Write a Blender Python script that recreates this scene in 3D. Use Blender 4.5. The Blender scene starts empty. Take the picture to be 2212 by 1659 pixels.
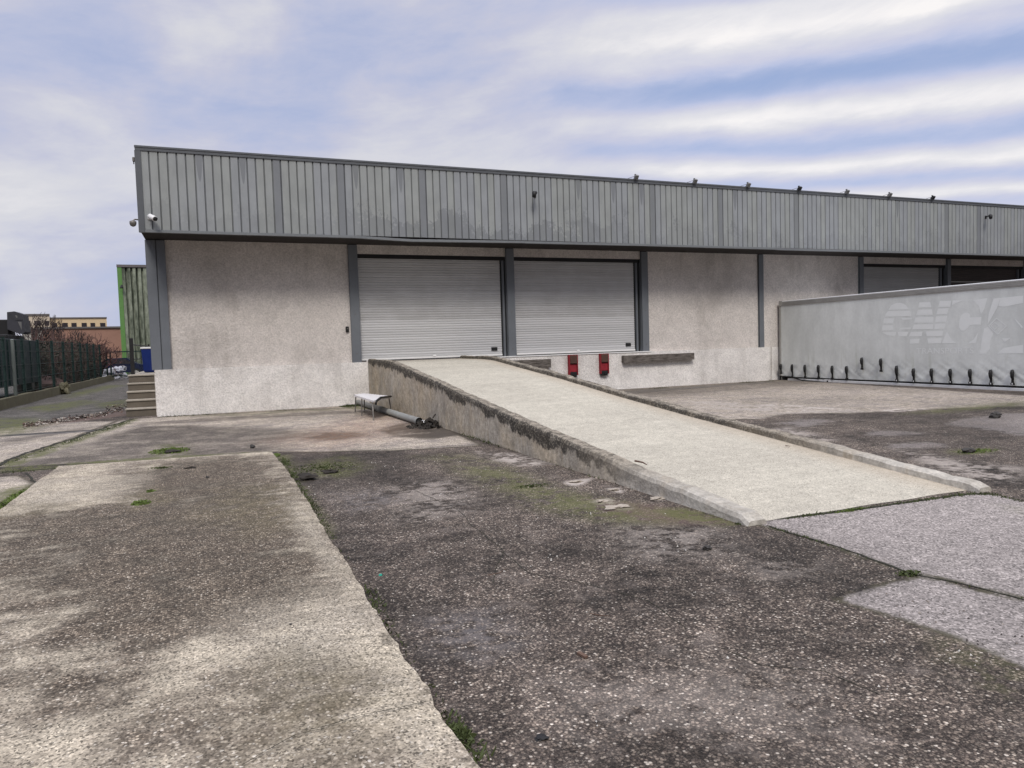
import bpy, math, random
import numpy as np
from mathutils import Vector, Matrix

# ------------------------------------------------------------------ camera
S = bpy.context.scene
W_, H_ = 2212.0, 1659.0                       # size at which positions in the photograph were measured
F_, YAW, PITCH, ROLL = 1566.6, 0.39013, 0.05462, -0.03038
CAMH = 1.6
cy_, sy_ = math.cos(YAW), math.sin(YAW); cp_, sp_ = math.cos(PITCH), math.sin(PITCH)
FW = np.array([sy_*cp_, cy_*cp_, -sp_]); R0 = np.array([cy_, -sy_, 0.0]); U0 = np.cross(R0, FW)
cr_, sr_ = math.cos(ROLL), math.sin(ROLL)
RT = cr_*R0 + sr_*U0; UP = -sr_*R0 + cr_*U0
cam = bpy.data.cameras.new('camera'); camo = bpy.data.objects.new('camera', cam)
S.collection.objects.link(camo)
M = Matrix(((RT[0], UP[0], -FW[0], 0), (RT[1], UP[1], -FW[1], 0), (RT[2], UP[2], -FW[2], CAMH), (0, 0, 0, 1)))
camo.matrix_world = M
cam.sensor_width = 36; cam.lens = 36*F_/W_; cam.clip_start = 0.05; cam.clip_end = 3000
S.camera = camo

# ------------------------------------------------------------------ light
SUN_EL, SUN_AZ = math.radians(48), math.radians(198)      # azimuth clockwise from +Y
w = bpy.data.worlds.new('World'); S.world = w; w.use_nodes = True
nt = w.node_tree; nt.nodes.clear()
S.view_settings.view_transform = 'Standard'; S.view_settings.look = 'None'
S.view_settings.gamma = 1; S.view_settings.exposure = 0.10

class NB:
    """small node builder"""
    def __init__(s, nt): s.nt = nt
    def n(s, typ, **kw):
        nd = s.nt.nodes.new(typ)
        for k, v in kw.items(): setattr(nd, k, v)
        return nd
    def put(s, sock, v):
        if isinstance(v, bpy.types.NodeSocket): s.nt.links.new(v, sock)
        elif isinstance(v, (tuple, list)) and sock.type == 'RGBA' and len(v) == 3: sock.default_value = (*v, 1)
        else: sock.default_value = v
    def math(s, op, a, b=None, c=None, clamp=False):
        nd = s.n('ShaderNodeMath', operation=op, use_clamp=clamp)
        s.put(nd.inputs[0], a)
        if b is not None: s.put(nd.inputs[1], b)
        if c is not None: s.put(nd.inputs[2], c)
        return nd.outputs[0]
    def mul(s, a, b): return s.math('MULTIPLY', a, b)
    def add(s, a, b): return s.math('ADD', a, b)
    def sub(s, a, b): return s.math('SUBTRACT', a, b)
    def ss(s, v, lo, hi, a=0.0, b=1.0):
        nd = s.n('ShaderNodeMapRange', interpolation_type='SMOOTHSTEP')
        s.put(nd.inputs[0], v); s.put(nd.inputs[1], lo); s.put(nd.inputs[2], hi); s.put(nd.inputs[3], a); s.put(nd.inputs[4], b)
        return nd.outputs[0]
    def mix(s, f, a, b, mode='MIX'):
        nd = s.n('ShaderNodeMix', data_type='RGBA', blend_type=mode)
        s.put(nd.inputs[0], f); s.put(nd.inputs[6], a); s.put(nd.inputs[7], b)
        return nd.outputs[2]
    def noise(s, vec, scale, detail=3, rough=0.5, dist=0.0, out=0):
        nd = s.n('ShaderNodeTexNoise')
        if vec is not None: s.put(nd.inputs['Vector'], vec)
        nd.inputs['Scale'].default_value = scale; nd.inputs['Detail'].default_value = detail
        nd.inputs['Roughness'].default_value = rough; nd.inputs['Distortion'].default_value = dist
        return nd.outputs[out]
    def voro(s, vec, scale, feature='F1', rnd=1.0):
        nd = s.n('ShaderNodeTexVoronoi', feature=feature)
        s.put(nd.inputs['Vector'], vec); nd.inputs['Scale'].default_value = scale
        nd.inputs['Randomness'].default_value = rnd
        return nd
    def ramp(s, f, stops, interp='LINEAR'):
        nd = s.n('ShaderNodeValToRGB'); cr = nd.color_ramp; cr.interpolation = interp
        while len(cr.elements) < len(stops): cr.elements.new(0.5)
        for e, (p, c) in zip(cr.elements, stops):
            e.position = p; e.color = (c, c, c, 1) if isinstance(c, (int, float)) else (*c, 1)
        s.put(nd.inputs[0], f); return nd.outputs[0]
    def sep(s, v):
        nd = s.n('ShaderNodeSeparateXYZ'); s.put(nd.inputs[0], v); return nd.outputs
    def comb(s, x, y, z):
        nd = s.n('ShaderNodeCombineXYZ')
        for i, v in enumerate((x, y, z)): s.put(nd.inputs[i], v)
        return nd.outputs[0]
    def scalev(s, v, k):
        nd = s.n('ShaderNodeVectorMath', operation='MULTIPLY'); s.put(nd.inputs[0], v); s.put(nd.inputs[1], k); return nd.outputs[0]
    def attr(s, name, out='Fac'):
        nd = s.n('ShaderNodeAttribute', attribute_name=name); return nd.outputs[out]
    def bump(s, h, strength=0.3, dist=0.01, normal=None):
        nd = s.n('ShaderNodeBump'); s.put(nd.inputs['Height'], h)
        nd.inputs['Strength'].default_value = strength; nd.inputs['Distance'].default_value = dist
        if normal is not None: s.put(nd.inputs['Normal'], normal)
        return nd.outputs[0]

# world: Nishita sky behind broken overcast cloud (function of direction only)
b = NB(nt)
tc = b.n('ShaderNodeTexCoord').outputs['Generated']
sky = b.n('ShaderNodeTexSky', sky_type='NISHITA', sun_disc=False, sun_elevation=SUN_EL, sun_rotation=SUN_AZ)
sky.air_density = 1.0; sky.dust_density = 1.0; sky.ozone_density = 2.0
nrm = b.n('ShaderNodeVectorMath', operation='NORMALIZE'); b.put(nrm.inputs[0], tc); d = nrm.outputs[0]
x, y, z = b.sep(d)
az = b.math('ARCTAN2', x, y); el = b.math('ARCSINE', z)
sph = b.comb(b.mul(az, 1.0), b.mul(el, 3.2), 0.0)
wob = b.noise(sph, 2.3, 4, 0.55)
fine = b.noise(b.comb(b.mul(az, 2.2), b.mul(el, 9.0), 1.7), 3.0, 5, 0.6)
s_ = b.add(b.add(el, b.mul(b.sub(az, 0.75), 0.045)), b.add(b.mul(b.sub(wob, 0.5), 0.05), b.mul(b.sub(fine, 0.5), 0.018)))
bands = b.ramp(s_, [(0.0, .72), (0.10, .70), (0.135, .8), (0.155, .42), (0.170, .86), (0.190, .33), (0.212, .92), (0.237, .22),
                    (0.272, .95), (0.312, .04), (0.345, .60), (0.368, .95), (0.395, .85), (0.425, .30), (0.50, .7), (0.7, .8), (1.0, .75)][:17], 'EASE')
side = b.ss(az, 0.30, 0.72)
left = b.noise(b.comb(b.mul(az, 2.0), b.mul(b.add(el, b.mul(az, -.10)), 5.0), 3.3), 1.5, 6, 0.55, .3)
leftm = b.ss(left, 0.34, 0.66, 0.34, 0.80)
cover = b.mix(side, leftm, bands)
cover = b.math('ADD', cover, b.add(b.mul(b.sub(fine, 0.5), 0.26), b.mul(b.sub(b.noise(b.comb(b.mul(az, 4.5), b.mul(b.add(el, b.mul(az, -.12)), 13), 5.0), 1.6, 7, .66, .4), .5), .42)), clamp=True)
cloudcol = b.mix(1.0, b.mix(side, (.90, .905, .915), (1, 1, 1)), b.ramp(cover, [(0.0, (.37, .455, .71)), (0.30, (.485, .535, .735)), (0.55, (.59, .60, .725)), (0.8, (.73, .725, .765)), (1.0, (.92, .89, .88))]), 'MULTIPLY')
# brighter cloud round the hidden sun, behind the camera
sd = Vector((math.sin(SUN_AZ)*math.cos(SUN_EL), math.cos(SUN_AZ)*math.cos(SUN_EL), math.sin(SUN_EL)))
dp = b.n('ShaderNodeVectorMath', operation='DOT_PRODUCT'); b.put(dp.inputs[0], d); dp.inputs[1].default_value = sd
glow = b.ss(dp.outputs['Value'], 0.5, 1.0, 1.0, 1.35)
glow = b.mul(glow, b.ss(el, .42, 1.35, 1.0, 2.5))                      # overcast: the zenith is brighter than the horizon
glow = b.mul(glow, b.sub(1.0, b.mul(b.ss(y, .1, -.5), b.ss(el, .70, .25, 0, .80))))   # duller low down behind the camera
bg1 = b.n('ShaderNodeBackground'); b.put(bg1.inputs[0], sky.outputs[0]); bg1.inputs[1].default_value = 0.10
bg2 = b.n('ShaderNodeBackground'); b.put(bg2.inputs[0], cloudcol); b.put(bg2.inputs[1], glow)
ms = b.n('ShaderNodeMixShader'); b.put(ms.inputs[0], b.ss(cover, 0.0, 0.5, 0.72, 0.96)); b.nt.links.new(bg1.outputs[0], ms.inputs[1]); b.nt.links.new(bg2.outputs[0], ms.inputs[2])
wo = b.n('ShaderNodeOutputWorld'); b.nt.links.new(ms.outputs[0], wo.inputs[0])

sl = bpy.data.lights.new('sun', 'SUN'); sl.energy = 1.9; sl.angle = math.radians(16); sl.color = (1.0, .93, .83)
so = bpy.data.objects.new('sun', sl); S.collection.objects.link(so)
so.rotation_euler = (-sd).to_track_quat('-Z', 'Y').to_euler()

# ------------------------------------------------------------------ measuring helpers
def ray(px, py): return FW + RT*(px-W_/2)/F_ - UP*(py-H_/2)/F_
ORG = np.array([0, 0, CAMH])
def gp(px, py, z=0.0):
    d = ray(px, py); return ORG + d*((z-CAMH)/d[2])
def onY(px, py, Y):
    d = ray(px, py); return ORG + d*(Y/d[1])
def onX(px, py, X):
    d = ray(px, py); return ORG + d*(X/d[0])
rnd = random.Random(7)
NPR = np.random.RandomState(5)

# ------------------------------------------------------------------ mesh helpers
class MB:
    def __init__(s): s.v = []; s.f = []; s.smooth = False
    def quad(s, *p):
        i = len(s.v); s.v += [tuple(map(float, q)) for q in p]; s.f.append(tuple(range(i, i+len(p)))); return s
    def box(s, a, c, bev=0.0):
        x0, x1 = sorted((a[0], c[0])); y0, y1 = sorted((a[1], c[1])); z0, z1 = sorted((a[2], c[2]))
        i = len(s.v)
        if bev <= 0:
            s.v += [(x0,y0,z0),(x1,y0,z0),(x1,y1,z0),(x0,y1,z0),(x0,y0,z1),(x1,y0,z1),(x1,y1,z1),(x0,y1,z1)]
            s.f += [tuple(i+k for k in q) for q in ((0,3,2,1),(4,5,6,7),(0,1,5,4),(1,2,6,5),(2,3,7,6),(3,0,4,7))]
            return s
        # chamfered box: 24 verts
        e = min(bev, (x1-x0)/2.01, (y1-y0)/2.01, (z1-z0)/2.01)
        idx = {}
        for sx in (0, 1):
            for sy in (0, 1):
                for sz in (0, 1):
                    X = x1 if sx else x0; Y = y1 if sy else y0; Z = z1 if sz else z0
                    ex = -e if sx else e; ey = -e if sy else e; ez = -e if sz else e
                    for ax, p in (('x', (X, Y+ey, Z+ez)), ('y', (X+ex, Y, Z+ez)), ('z', (X+ex, Y+ey, Z))):
                        idx[(sx, sy, sz, ax)] = len(s.v); s.v.append(p)
        I = lambda *k: idx[k]
        for sx in (0, 1):
            q = [I(sx,0,0,'x'), I(sx,1,0,'x'), I(sx,1,1,'x'), I(sx,0,1,'x')]; s.f.append(tuple(q if sx else q[::-1]))
        for sy in (0, 1):
            q = [I(0,sy,0,'y'), I(1,sy,0,'y'), I(1,sy,1,'y'), I(0,sy,1,'y')]; s.f.append(tuple(q[::-1] if sy else q))
        for sz in (0, 1):
            q = [I(0,0,sz,'z'), I(1,0,sz,'z'), I(1,1,sz,'z'), I(0,1,sz,'z')]; s.f.append(tuple(q if sz else q[::-1]))
        for p in (0, 1):
            for q in (0, 1):
                s.f.append((I(p,q,0,'x'), I(p,q,1,'x'), I(p,q,1,'y'), I(p,q,0,'y')))
                s.f.append((I(p,0,q,'x'), I(p,1,q,'x'), I(p,1,q,'z'), I(p,0,q,'z')))
                s.f.append((I(0,p,q,'y'), I(1,p,q,'y'), I(1,p,q,'z'), I(0,p,q,'z')))
        for k in ((a_, b_, c_) for a_ in (0,1) for b_ in (0,1) for c_ in (0,1)):
            s.f.append((I(*k,'x'), I(*k,'y'), I(*k,'z')))
        return s
    def obox(s, c, ax, ay, az):      # oriented box: centre and three half-axis vectors
        c, ax, ay, az = map(Vector, (c, ax, ay, az)); i = len(s.v)
        for sz in (-1, 1):
            for sx, sy in ((-1,-1),(1,-1),(1,1),(-1,1)): s.v.append(tuple(c+ax*sx+ay*sy+az*sz))
        s.f += [tuple(i+k for k in q) for q in ((0,3,2,1),(4,5,6,7),(0,1,5,4),(1,2,6,5),(2,3,7,6),(3,0,4,7))]
        return s
    def tube(s, pts, r, n=8, caps=True):
        pts = [Vector(p) for p in pts]; rr = r if isinstance(r, (list, tuple)) else [r]*len(pts)
        base = len(s.v); pu = None
        for k, p in enumerate(pts):
            t = (pts[min(k+1, len(pts)-1)] - pts[max(k-1, 0)])
            t = t.normalized() if t.length > 1e-9 else Vector((0, 0, 1))
            if pu is None: pu = t.orthogonal().normalized()
            else:
                pu = (pu - t*pu.dot(t)); pu = pu.normalized() if pu.length > 1e-6 else t.orthogonal().normalized()
            v = t.cross(pu)
            for j in range(n):
                a = 2*math.pi*j/n; s.v.append(tuple(p + (pu*math.cos(a)+v*math.sin(a))*rr[k]))
        for k in range(len(pts)-1):
            for j in range(n):
                a = base+k*n+j; c = base+k*n+(j+1) % n; s.f.append((a, c, c+n, a+n))
        if caps:
            s.f.append(tuple(base+j for j in range(n))[::-1]); s.f.append(tuple(base+(len(pts)-1)*n+j for j in range(n)))
        return s
    def build(s, name, mat, parent=None, smooth=False, loc=None):
        me = bpy.data.meshes.new(name)
        v = np.array(s.v, float)
        if parent is not None and parent.get('_base') is not None: v = v - np.array(parent['_base'])
        elif loc is not None: v = v - np.array(loc)
        me.from_pydata([tuple(q) for q in v], [], s.f); me.materials.append(mat)
        if smooth: me.polygons.foreach_set('use_smooth', [True]*len(me.polygons))
        me.update()
        o = bpy.data.objects.new(name, me); S.collection.objects.link(o)
        if parent is not None: o.parent = parent
        if parent is not None and parent.get('_base') is not None: o['_base'] = list(parent['_base']); 
        elif loc is not None: o.location = loc
        return o

def tag(o, label=None, cat=None, group=None, kind=None):
    if label: o['label'] = label
    if cat: o['category'] = cat
    if group: o['group'] = group
    if kind: o['kind'] = kind
    return o
def thing(name, loc, label, cat, group=None):
    o = bpy.data.objects.new(name, None); S.collection.objects.link(o); o.location = loc; o.empty_display_size = .3
    o['_base'] = list(map(float, loc)); return tag(o, label, cat, group)
def single(mb, name, mat, loc, label, cat, group=None, smooth=False, kind=None):
    o = mb.build(name, mat, None, smooth, loc); return tag(o, label, cat, group, kind)
def part(mb, name, mat, parent, smooth=False, label=None):
    # sub-part parents are meshes whose own local space equals the thing's
    o = mb.build(name, mat, parent, smooth)
    if label: o['label'] = label
    return o
def lump(mb, c, r, seed, n=2, rough=.25, flat=1.0):
    """irregular stone / clod"""
    import bmesh
    bm = bmesh.new(); bmesh.ops.create_icosphere(bm, subdivisions=n, radius=1)
    q = random.Random(seed); off = [q.uniform(-9, 9) for _ in range(3)]; i = len(mb.v)
    from mathutils import noise as mn
    for vv in bm.verts:
        k = 1 + rough*2*mn.noise(vv.co*1.3+Vector(off)) + rough*.6*mn.noise(vv.co*4+Vector(off))
        p = vv.co*k; mb.v.append((c[0]+p.x*r[0], c[1]+p.y*r[1], c[2]+p.z*r[2]*flat))
    for f in bm.faces: mb.f.append(tuple(i+vv.index for vv in f.verts))
    bm.free(); return mb

# ------------------------------------------------------------------ materials
def mat(name, fn):
    m = bpy.data.materials.new(name); m.use_nodes = True; nt = m.node_tree; nt.nodes.clear()
    b = NB(nt); p = b.n('ShaderNodeBsdfPrincipled'); o = b.n('ShaderNodeOutputMaterial'); nt.links.new(p.outputs[0], o.inputs[0])
    geo = b.n('ShaderNodeNewGeometry'); 
    r = fn(b, geo.outputs['Position'])
    b.put(p.inputs['Base Color'], r['c']); b.put(p.inputs['Roughness'], r.get('r', .8)); b.put(p.inputs['Metallic'], r.get('m', 0.0))
    b.put(p.inputs['Specular IOR Level'], r.get('s', .35))
    if 'n' in r: b.put(p.inputs['Normal'], r['n'])
    return m
def flat(name, col, rough=.6, metal=0.0, var=.18, scale=6.0, bump=.0, spec=.35):
    def fn(b, P):
        n = b.noise(P, scale, 4, .6); n2 = b.noise(P, scale*7, 3, .6)
        k = b.add(b.mul(b.sub(n, .5), var*2), b.mul(b.sub(n2, .5), var))
        c = b.mix(1.0, col, b.comb(b.add(k, 1), b.add(k, 1), b.add(k, 1)), 'MULTIPLY')
        r = dict(c=c, r=b.ss(n, .3, .7, rough-.08, min(1, rough+.08)), m=metal, s=spec)
        if bump: r['n'] = b.bump(n2, bump, .01)
        return r
    return mat(name, fn)

def stones(b, P, scale, stops):
    """random coloured aggregate with dark matrix between the stones"""
    v = b.voro(P, scale); c = b.sep(v.outputs['Color'])[0]; d = v.outputs['Distance']
    return b.ramp(c, stops, 'CONSTANT'), d

def mult(b, col, k): return b.mix(1.0, col, b.comb(k, k, k), 'MULTIPLY')

def wet_rough(b, n): return b.ss(n, .35, .7, .62, .92)

def ground_fn(b, P):
    n_big = b.noise(P, .35, 5, .6); n_mid = b.noise(P, 1.7, 5, .65); n_sm = b.noise(P, 9.0, 4, .6); n_fi = b.noise(P, 60, 2, .7)
    n_gr = b.noise(P, 6.0, 10, .84); gr = b.ss(n_gr, .30, .70, .50, 1.55); gr2 = b.ss(n_gr, .30, .70, .68, 1.34)
    edge = b.add(b.mul(b.sub(n_mid, .5), .22), b.mul(b.sub(n_sm, .5), .10))
    edge_s = b.add(b.mul(b.sub(n_mid, .5), .07), b.mul(b.sub(n_sm, .5), .05))
    st, dist = stones(b, P, 74, [(0, (.040, .034, .031)), (.26, (.080, .066, .060)), (.46, (.135, .113, .100)), (.64, (.21, .175, .15)), (.79, (.32, .275, .235)), (.90, (.48, .43, .375)), (.965, (.74, .70, .64))])
    st2, d2 = stones(b, P, 175, [(0, (.05, .042, .039)), (.35, (.12, .10, .09)), (.65, (.21, .18, .155)), (.86, (.36, .315, .27)), (.96, (.60, .56, .50))])
    gap = b.ss(dist, .35, .75)
    asph = b.mix(gap, st, (.022, .018, .017)); asph = mult(b, b.mix(.25, asph, st2), gr)
    asph = b.mix(1.0, asph, (1.05, 1.0, .94), 'MULTIPLY')
    n_pat = b.noise(P, 3.1, 7, .68); asph = b.mix(b.mul(b.ss(n_pat, .53, .68), .42), asph, b.mix(.5, (.30, .255, .225), st2))
    asph = mult(b, asph, b.mul(.80, b.add(b.ss(n_big, .3, .72, .62, 1.25), b.add(b.mul(b.sub(n_mid, .5), 2.4), b.mul(b.sub(n_sm, .5), 1.0)))))
    # pale concrete / old screed
    sp = b.ramp(b.sep(b.voro(P, 85).outputs['Color'])[1], [(0, .42), (.15, .72), (.4, .95), (.75, 1.25), (.92, 1.7)], 'CONSTANT')
    conB = mult(b, b.mix(b.ss(n_mid, .36, .64), (.425, .372, .305), (.285, .250, .220)), b.mul(b.sep(sp)[0], b.mul(b.ss(n_sm, .25, .75, .70, 1.2), b.ss(n_big, .35, .65, .80, 1.08))))
    conC = mult(b, b.mix(b.ss(n_big, .3, .7), (.25, .225, .214), (.31, .28, .265)), b.mul(b.sep(sp)[0], b.ss(n_sm, .2, .8, .88, 1.1)))
    conE = mult(b, (.110, .102, .092), b.mul(b.ss(n_mid, .25, .75, .5, 1.35), b.sep(sp)[0]))
    conB = mult(b, conB, gr2); conC = mult(b, conC, b.ss(n_gr, .30, .70, .84, 1.16)); conE = mult(b, conE, gr)
    col = asph
    mE = b.ss(b.add(b.attr('E'), edge), -.05, .05); col = b.mix(mE, col, conE)
    mB = b.ss(b.add(b.attr('B'), edge_s), -.03, .03); col = b.mix(b.mul(mB, b.ss(n_mid, .2, .45, .75, 1.0)), col, conB)
    mD = b.ss(b.add(b.attr('D'), edge), -.10, .10); col = b.mix(b.mul(mD, b.ss(n_mid, .3, .5, .5, .95)), col, conB)
    mC = b.ss(b.add(b.attr('C'), edge_s), -.025, .025); col = b.mix(b.mul(mC, .96), col, conC)
    mF = b.ss(b.add(b.attr('F'), b.add(b.mul(b.sub(n_mid, .5), .9), b.mul(b.sub(n_sm, .5), .5))), -.12, .12); col = b.mix(b.mul(mF, .7), col, conC)
    rim = b.mul(b.math('MAXIMUM', b.ss(b.math('ABSOLUTE', b.add(b.attr('C'), edge_s)), .055, .0), b.mul(b.ss(b.math('ABSOLUTE', b.add(b.attr('B'), edge_s)), .07, .0), .8)), b.ss(n_sm, .35, .55))
    col = b.mix(b.mul(rim, .8), col, b.mix(n_fi, (.030, .028, .016), (.065, .060, .028)))
    pale = b.mul(b.attr('pale'), b.ss(b.add(n_sm, b.mul(b.sub(n_mid, .5), 1.2)), .38, .58)); col = b.mix(pale, col, b.mix(n_fi, (.50, .45, .40), (.38, .34, .31)))
    flatp = b.mul(b.attr('worn'), b.ss(n_sm, .35, .6)); col = b.mix(b.mul(flatp, .6), col, (.19, .18, .185))
    dark = b.mul(b.attr('dark'), b.ss(b.add(n_mid, b.mul(b.sub(n_sm, .5), .8)), .22, .62, .35, 1.0))
    col = b.mix(b.mul(dark, .9), col, mult(b, asph, .58))
    wet = b.mul(b.attr('wet'), b.ss(b.add(n_mid, b.mul(b.sub(n_gr, .5), .6)), .25, .5)); col = b.mix(b.mul(wet, .85), col, (.040, .032, .026))
    rust = b.mul(b.attr('rust'), b.ss(n_sm, .25, .65)); col = b.mix(b.mul(rust, .55), col, (.30, .145, .07))
    red = b.attr('red'); col = b.mix(b.mul(red, .6), col, mult(b, (.15, .10, .085), b.ss(n_fi, .2, .8, .6, 1.4)))
    gen = b.mul(b.ss(n_mid, .60, .78), b.ss(b.noise(P, .23, 3, .6), .48, .62))
    moss = b.math('ADD', b.mul(b.attr('moss'), b.ss(b.add(n_sm, b.mul(b.sub(n_mid, .5), .9)), .34, .56)), b.mul(gen, .3), clamp=True)
    mosscol = b.mix(b.noise(P, 25, 3, .7), (.045, .052, .018), (.135, .145, .04))
    col = b.mix(b.mul(moss, .82), col, mosscol)
    h = b.add(b.mul(b.math('SUBTRACT', 1, dist), b.sub(1.0, b.mul(b.math('MAXIMUM', mB, mC), .7))), b.mul(n_sm, .8))
    nrm = b.bump(h, .55, .008)
    rough = b.ss(wet, 0, 1, .88, .35)
    return dict(c=col, r=rough, n=nrm, s=.25)
m_ground = mat('ground_surface', ground_fn)

def slab_fn(b, P):
    n_big = b.noise(P, .5, 5, .62); n_mid = b.noise(P, 2.1, 5, .65); n_sm = b.noise(P, 10, 4, .62); n_fi = b.noise(P, 70, 2, .7)
    n_gr = b.noise(P, 6.0, 10, .84); gr = b.ss(n_gr, .30, .70, .56, 1.5); gr2 = b.ss(n_gr, .30, .70, .70, 1.30)
    str_ = b.noise(b.scalev(P, (1.0, 5.0, 1.0)), 1.6, 4, .6)
    st, dist = stones(b, P, 78, [(0, (.045, .037, .030)), (.24, (.095, .080, .065)), (.44, (.155, .132, .108)), (.62, (.235, .20, .163)), (.78, (.35, .305, .25)), (.90, (.52, .47, .395)), (.965, (.74, .70, .63))])
    light = b.mix(b.ss(n_mid, .3, .7), (.47, .415, .325), (.375, .32, .25))
    vs = b.voro(P, 110); k = b.sep(b.ramp(b.sep(vs.outputs['Color'])[1], [(0, .30), (.13, .62), (.3, .9), (.6, 1.12), (.90, 1.55)], 'CONSTANT'))[0]
    light = mult(b, light, b.mul(k, b.ss(n_sm, .2, .8, .74, 1.14))); light = b.mix(b.ss(n_mid, .40, .62, .15, .62), light, st)
    darkm = b.mix(b.ss(dist, .35, .7), st, (.024, .019, .016))
    darkm = b.mix(.22, darkm, mult(b, (.15, .125, .10), k)); darkm = mult(b, darkm, b.ss(n_mid, .3, .7, .46, .92))
    a = b.attr('dark')
    st = b.mix(1.0, st, (1.06, 1.0, .88), 'MULTIPLY'); darkm = mult(b, b.mix(1.0, darkm, (1.06, 1.0, .92), 'MULTIPLY'), gr); light = mult(b, light, gr2)
    f = b.ss(b.add(a, b.add(b.mul(b.sub(n_mid, .5), 1.5), b.add(b.mul(b.sub(str_, .5), .9), b.mul(b.sub(n_sm, .5), .7)))), .08, .80)
    col = b.mix(b.mul(f, .92), light, darkm)
    col = b.mix(b.mul(b.ss(n_big, .5, .75), .25), col, mult(b, (.20, .17, .12), k))
    pale = b.mul(b.attr('pale'), b.ss(n_mid, .3, .6)); col = b.mix(b.mul(pale, .55), col, mult(b, (.53, .48, .39), k))
    moss = b.mul(b.attr('moss'), b.ss(b.add(n_sm, b.mul(b.sub(n_mid, .5), .8)), .3, .6))
    col = b.mix(b.mul(moss, .5), col, mult(b, (.125, .108, .06), gr))
    h = b.add(b.math('SUBTRACT', 1, dist), b.mul(n_sm, 1.2))
    return dict(c=col, r=.88, n=b.bump(h, .5, .007), s=.25)
m_slab = mat('weathered_slab', slab_fn)

def ramp_fn(b, P):
    n1 = b.noise(P, .8, 4, .6); n2 = b.noise(P, 6, 4, .6)
    str_ = b.noise(b.scalev(P, (.35, 2.2, 1)), 1.5, 4, .6)
    v = b.voro(P, 120); k = b.sep(b.ramp(b.sep(v.outputs['Color'])[0], [(0, .58), (.12, .84), (.4, 1.0), (.8, 1.12), (.95, 1.35)], 'CONSTANT'))[0]
    c = b.mix(b.ss(n1, .3, .7), (.49, .46, .385), (.45, .42, .352))
    c = mult(b, c, b.ss(b.noise(P, 14, 10, .84), .3, .7, .86, 1.13)); c = mult(b, c, b.mul(k, b.mul(b.ss(n2, .2, .8, .9, 1.07), b.ss(str_, .3, .7, .93, 1.04))))
    X = b.sep(P)[0]; sidestain = b.mul(b.ss(b.add(X, b.mul(b.sub(n2, .5), .2)), 6.35, 6.9), .35)
    c = b.mix(sidestain, c, (.33, .25, .17))
    return dict(c=c, r=.85, n=b.bump(b.add(v.outputs['Distance'], n2), .25, .005), s=.25)
m_ramp = mat('ramp_screed', ramp_fn)

def curbwall_fn(b, P):
    # side walls of the ramp: attribute 'up' = distance below the top edge (m)
    up = b.attr('up'); n1 = b.noise(P, 1.3, 4, .6); n2 = b.noise(P, 8, 5, .7); n3 = b.noise(P, 34, 3, .7)
    drip = b.noise(b.scalev(P, (1, 1.0, .8)), 2.2, 8, .72, .3)
    base = mult(b, b.mix(b.ss(n1, .35, .65), (.47, .405, .31), (.40, .365, .31)), b.ss(b.noise(P, 6, 9, .8), .3, .7, .72, 1.28)); base = b.mix(b.ss(b.sep(P)[1], 8.0, 5.4), base, (.60, .57, .51)); base = mult(b, base, b.ss(b.noise(P, 14, 8, .8), .3, .7, .70, 1.25))
    base = b.mix(b.mul(b.ss(drip, .42, .7), .5), base, (.20, .175, .14))
    base = b.mix(b.mul(b.ss(b.noise(b.scalev(P, (1, 2.0, .5)), 2.0, 3, .6), .55, .75), .4), base, (.42, .32, .19))
    base = b.mix(b.ss(n2, .66, .72, 0, .7), base, (.62, .59, .54))
    Y = b.sep(P)[1]
    amt = b.mul(b.ss(Y, 5.6, 9.0, .25, 1.0), b.attr('lich'))
    edge = b.add(up, b.add(b.mul(b.sub(drip, .5), .62), b.add(b.mul(b.sub(n2, .5), .22), b.mul(b.sub(n1, .5), .35))))
    lich = b.mul(b.ss(edge, .20, .13), amt)
    lc = b.mix(b.ss(b.add(n3, b.mul(b.sub(n2, .5), .6)), .50, .62), (.022, .020, .019), (.20, .18, .145))
    c = b.mix(b.mul(lich, .92), base, lc)
    top = b.mul(b.ss(up, .012, .0), b.ss(Y, 5.5, 8.5, .15, 1.0))
    tcx = b.mix(b.ss(b.add(n2, b.mul(b.sub(n3, .5), .8)), .36, .62), (.095, .085, .068), (.34, .30, .245))
    c = b.mix(b.mul(top, .85), c, tcx)
    return dict(c=c, r=.92, n=b.bump(b.add(n2, b.mul(n3, .6)), .7, .02), s=.2)
m_curb = mat('ramp_wall_concrete', curbwall_fn)

def crepi(name, c1, c2, dirt, rough_b=.9):
    def fn(b, P):
        n1 = b.noise(P, .55, 5, .6, .4); n2 = b.noise(P, 3.5, 4, .6); v = b.noise(P, 26, 4, .72); vf = b.noise(P, 75, 2, .7)
        c = b.mix(b.ss(n1, .38, .62), c1, c2)
        c = mult(b, c, b.mul(b.ss(v, .3, .7, .80, 1.14), b.mul(b.ss(vf, .3, .7, .9, 1.08), b.ss(n2, .3, .7, .93, 1.05))))
        Z = b.sep(P)[2]
        streak = b.noise(b.scalev(P, (2.2, 1, .25)), 1.2, 4, .6)
        c = b.mix(b.mul(b.ss(b.add(n1, b.mul(b.sub(streak, .5), .7)), .52, .72), dirt), c, (.25, .22, .20))
        return dict(c=c, r=.95, n=b.bump(b.add(v, b.mul(vf, .5)), rough_b, .03), s=.15)
    return mat(name, fn)
m_wall = crepi('rough_render', (.725, .68, .648), (.645, .605, .575), .24)
m_plinth = crepi('pale_render', (.90, .87, .845), (.80, .77, .745), .2)

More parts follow.
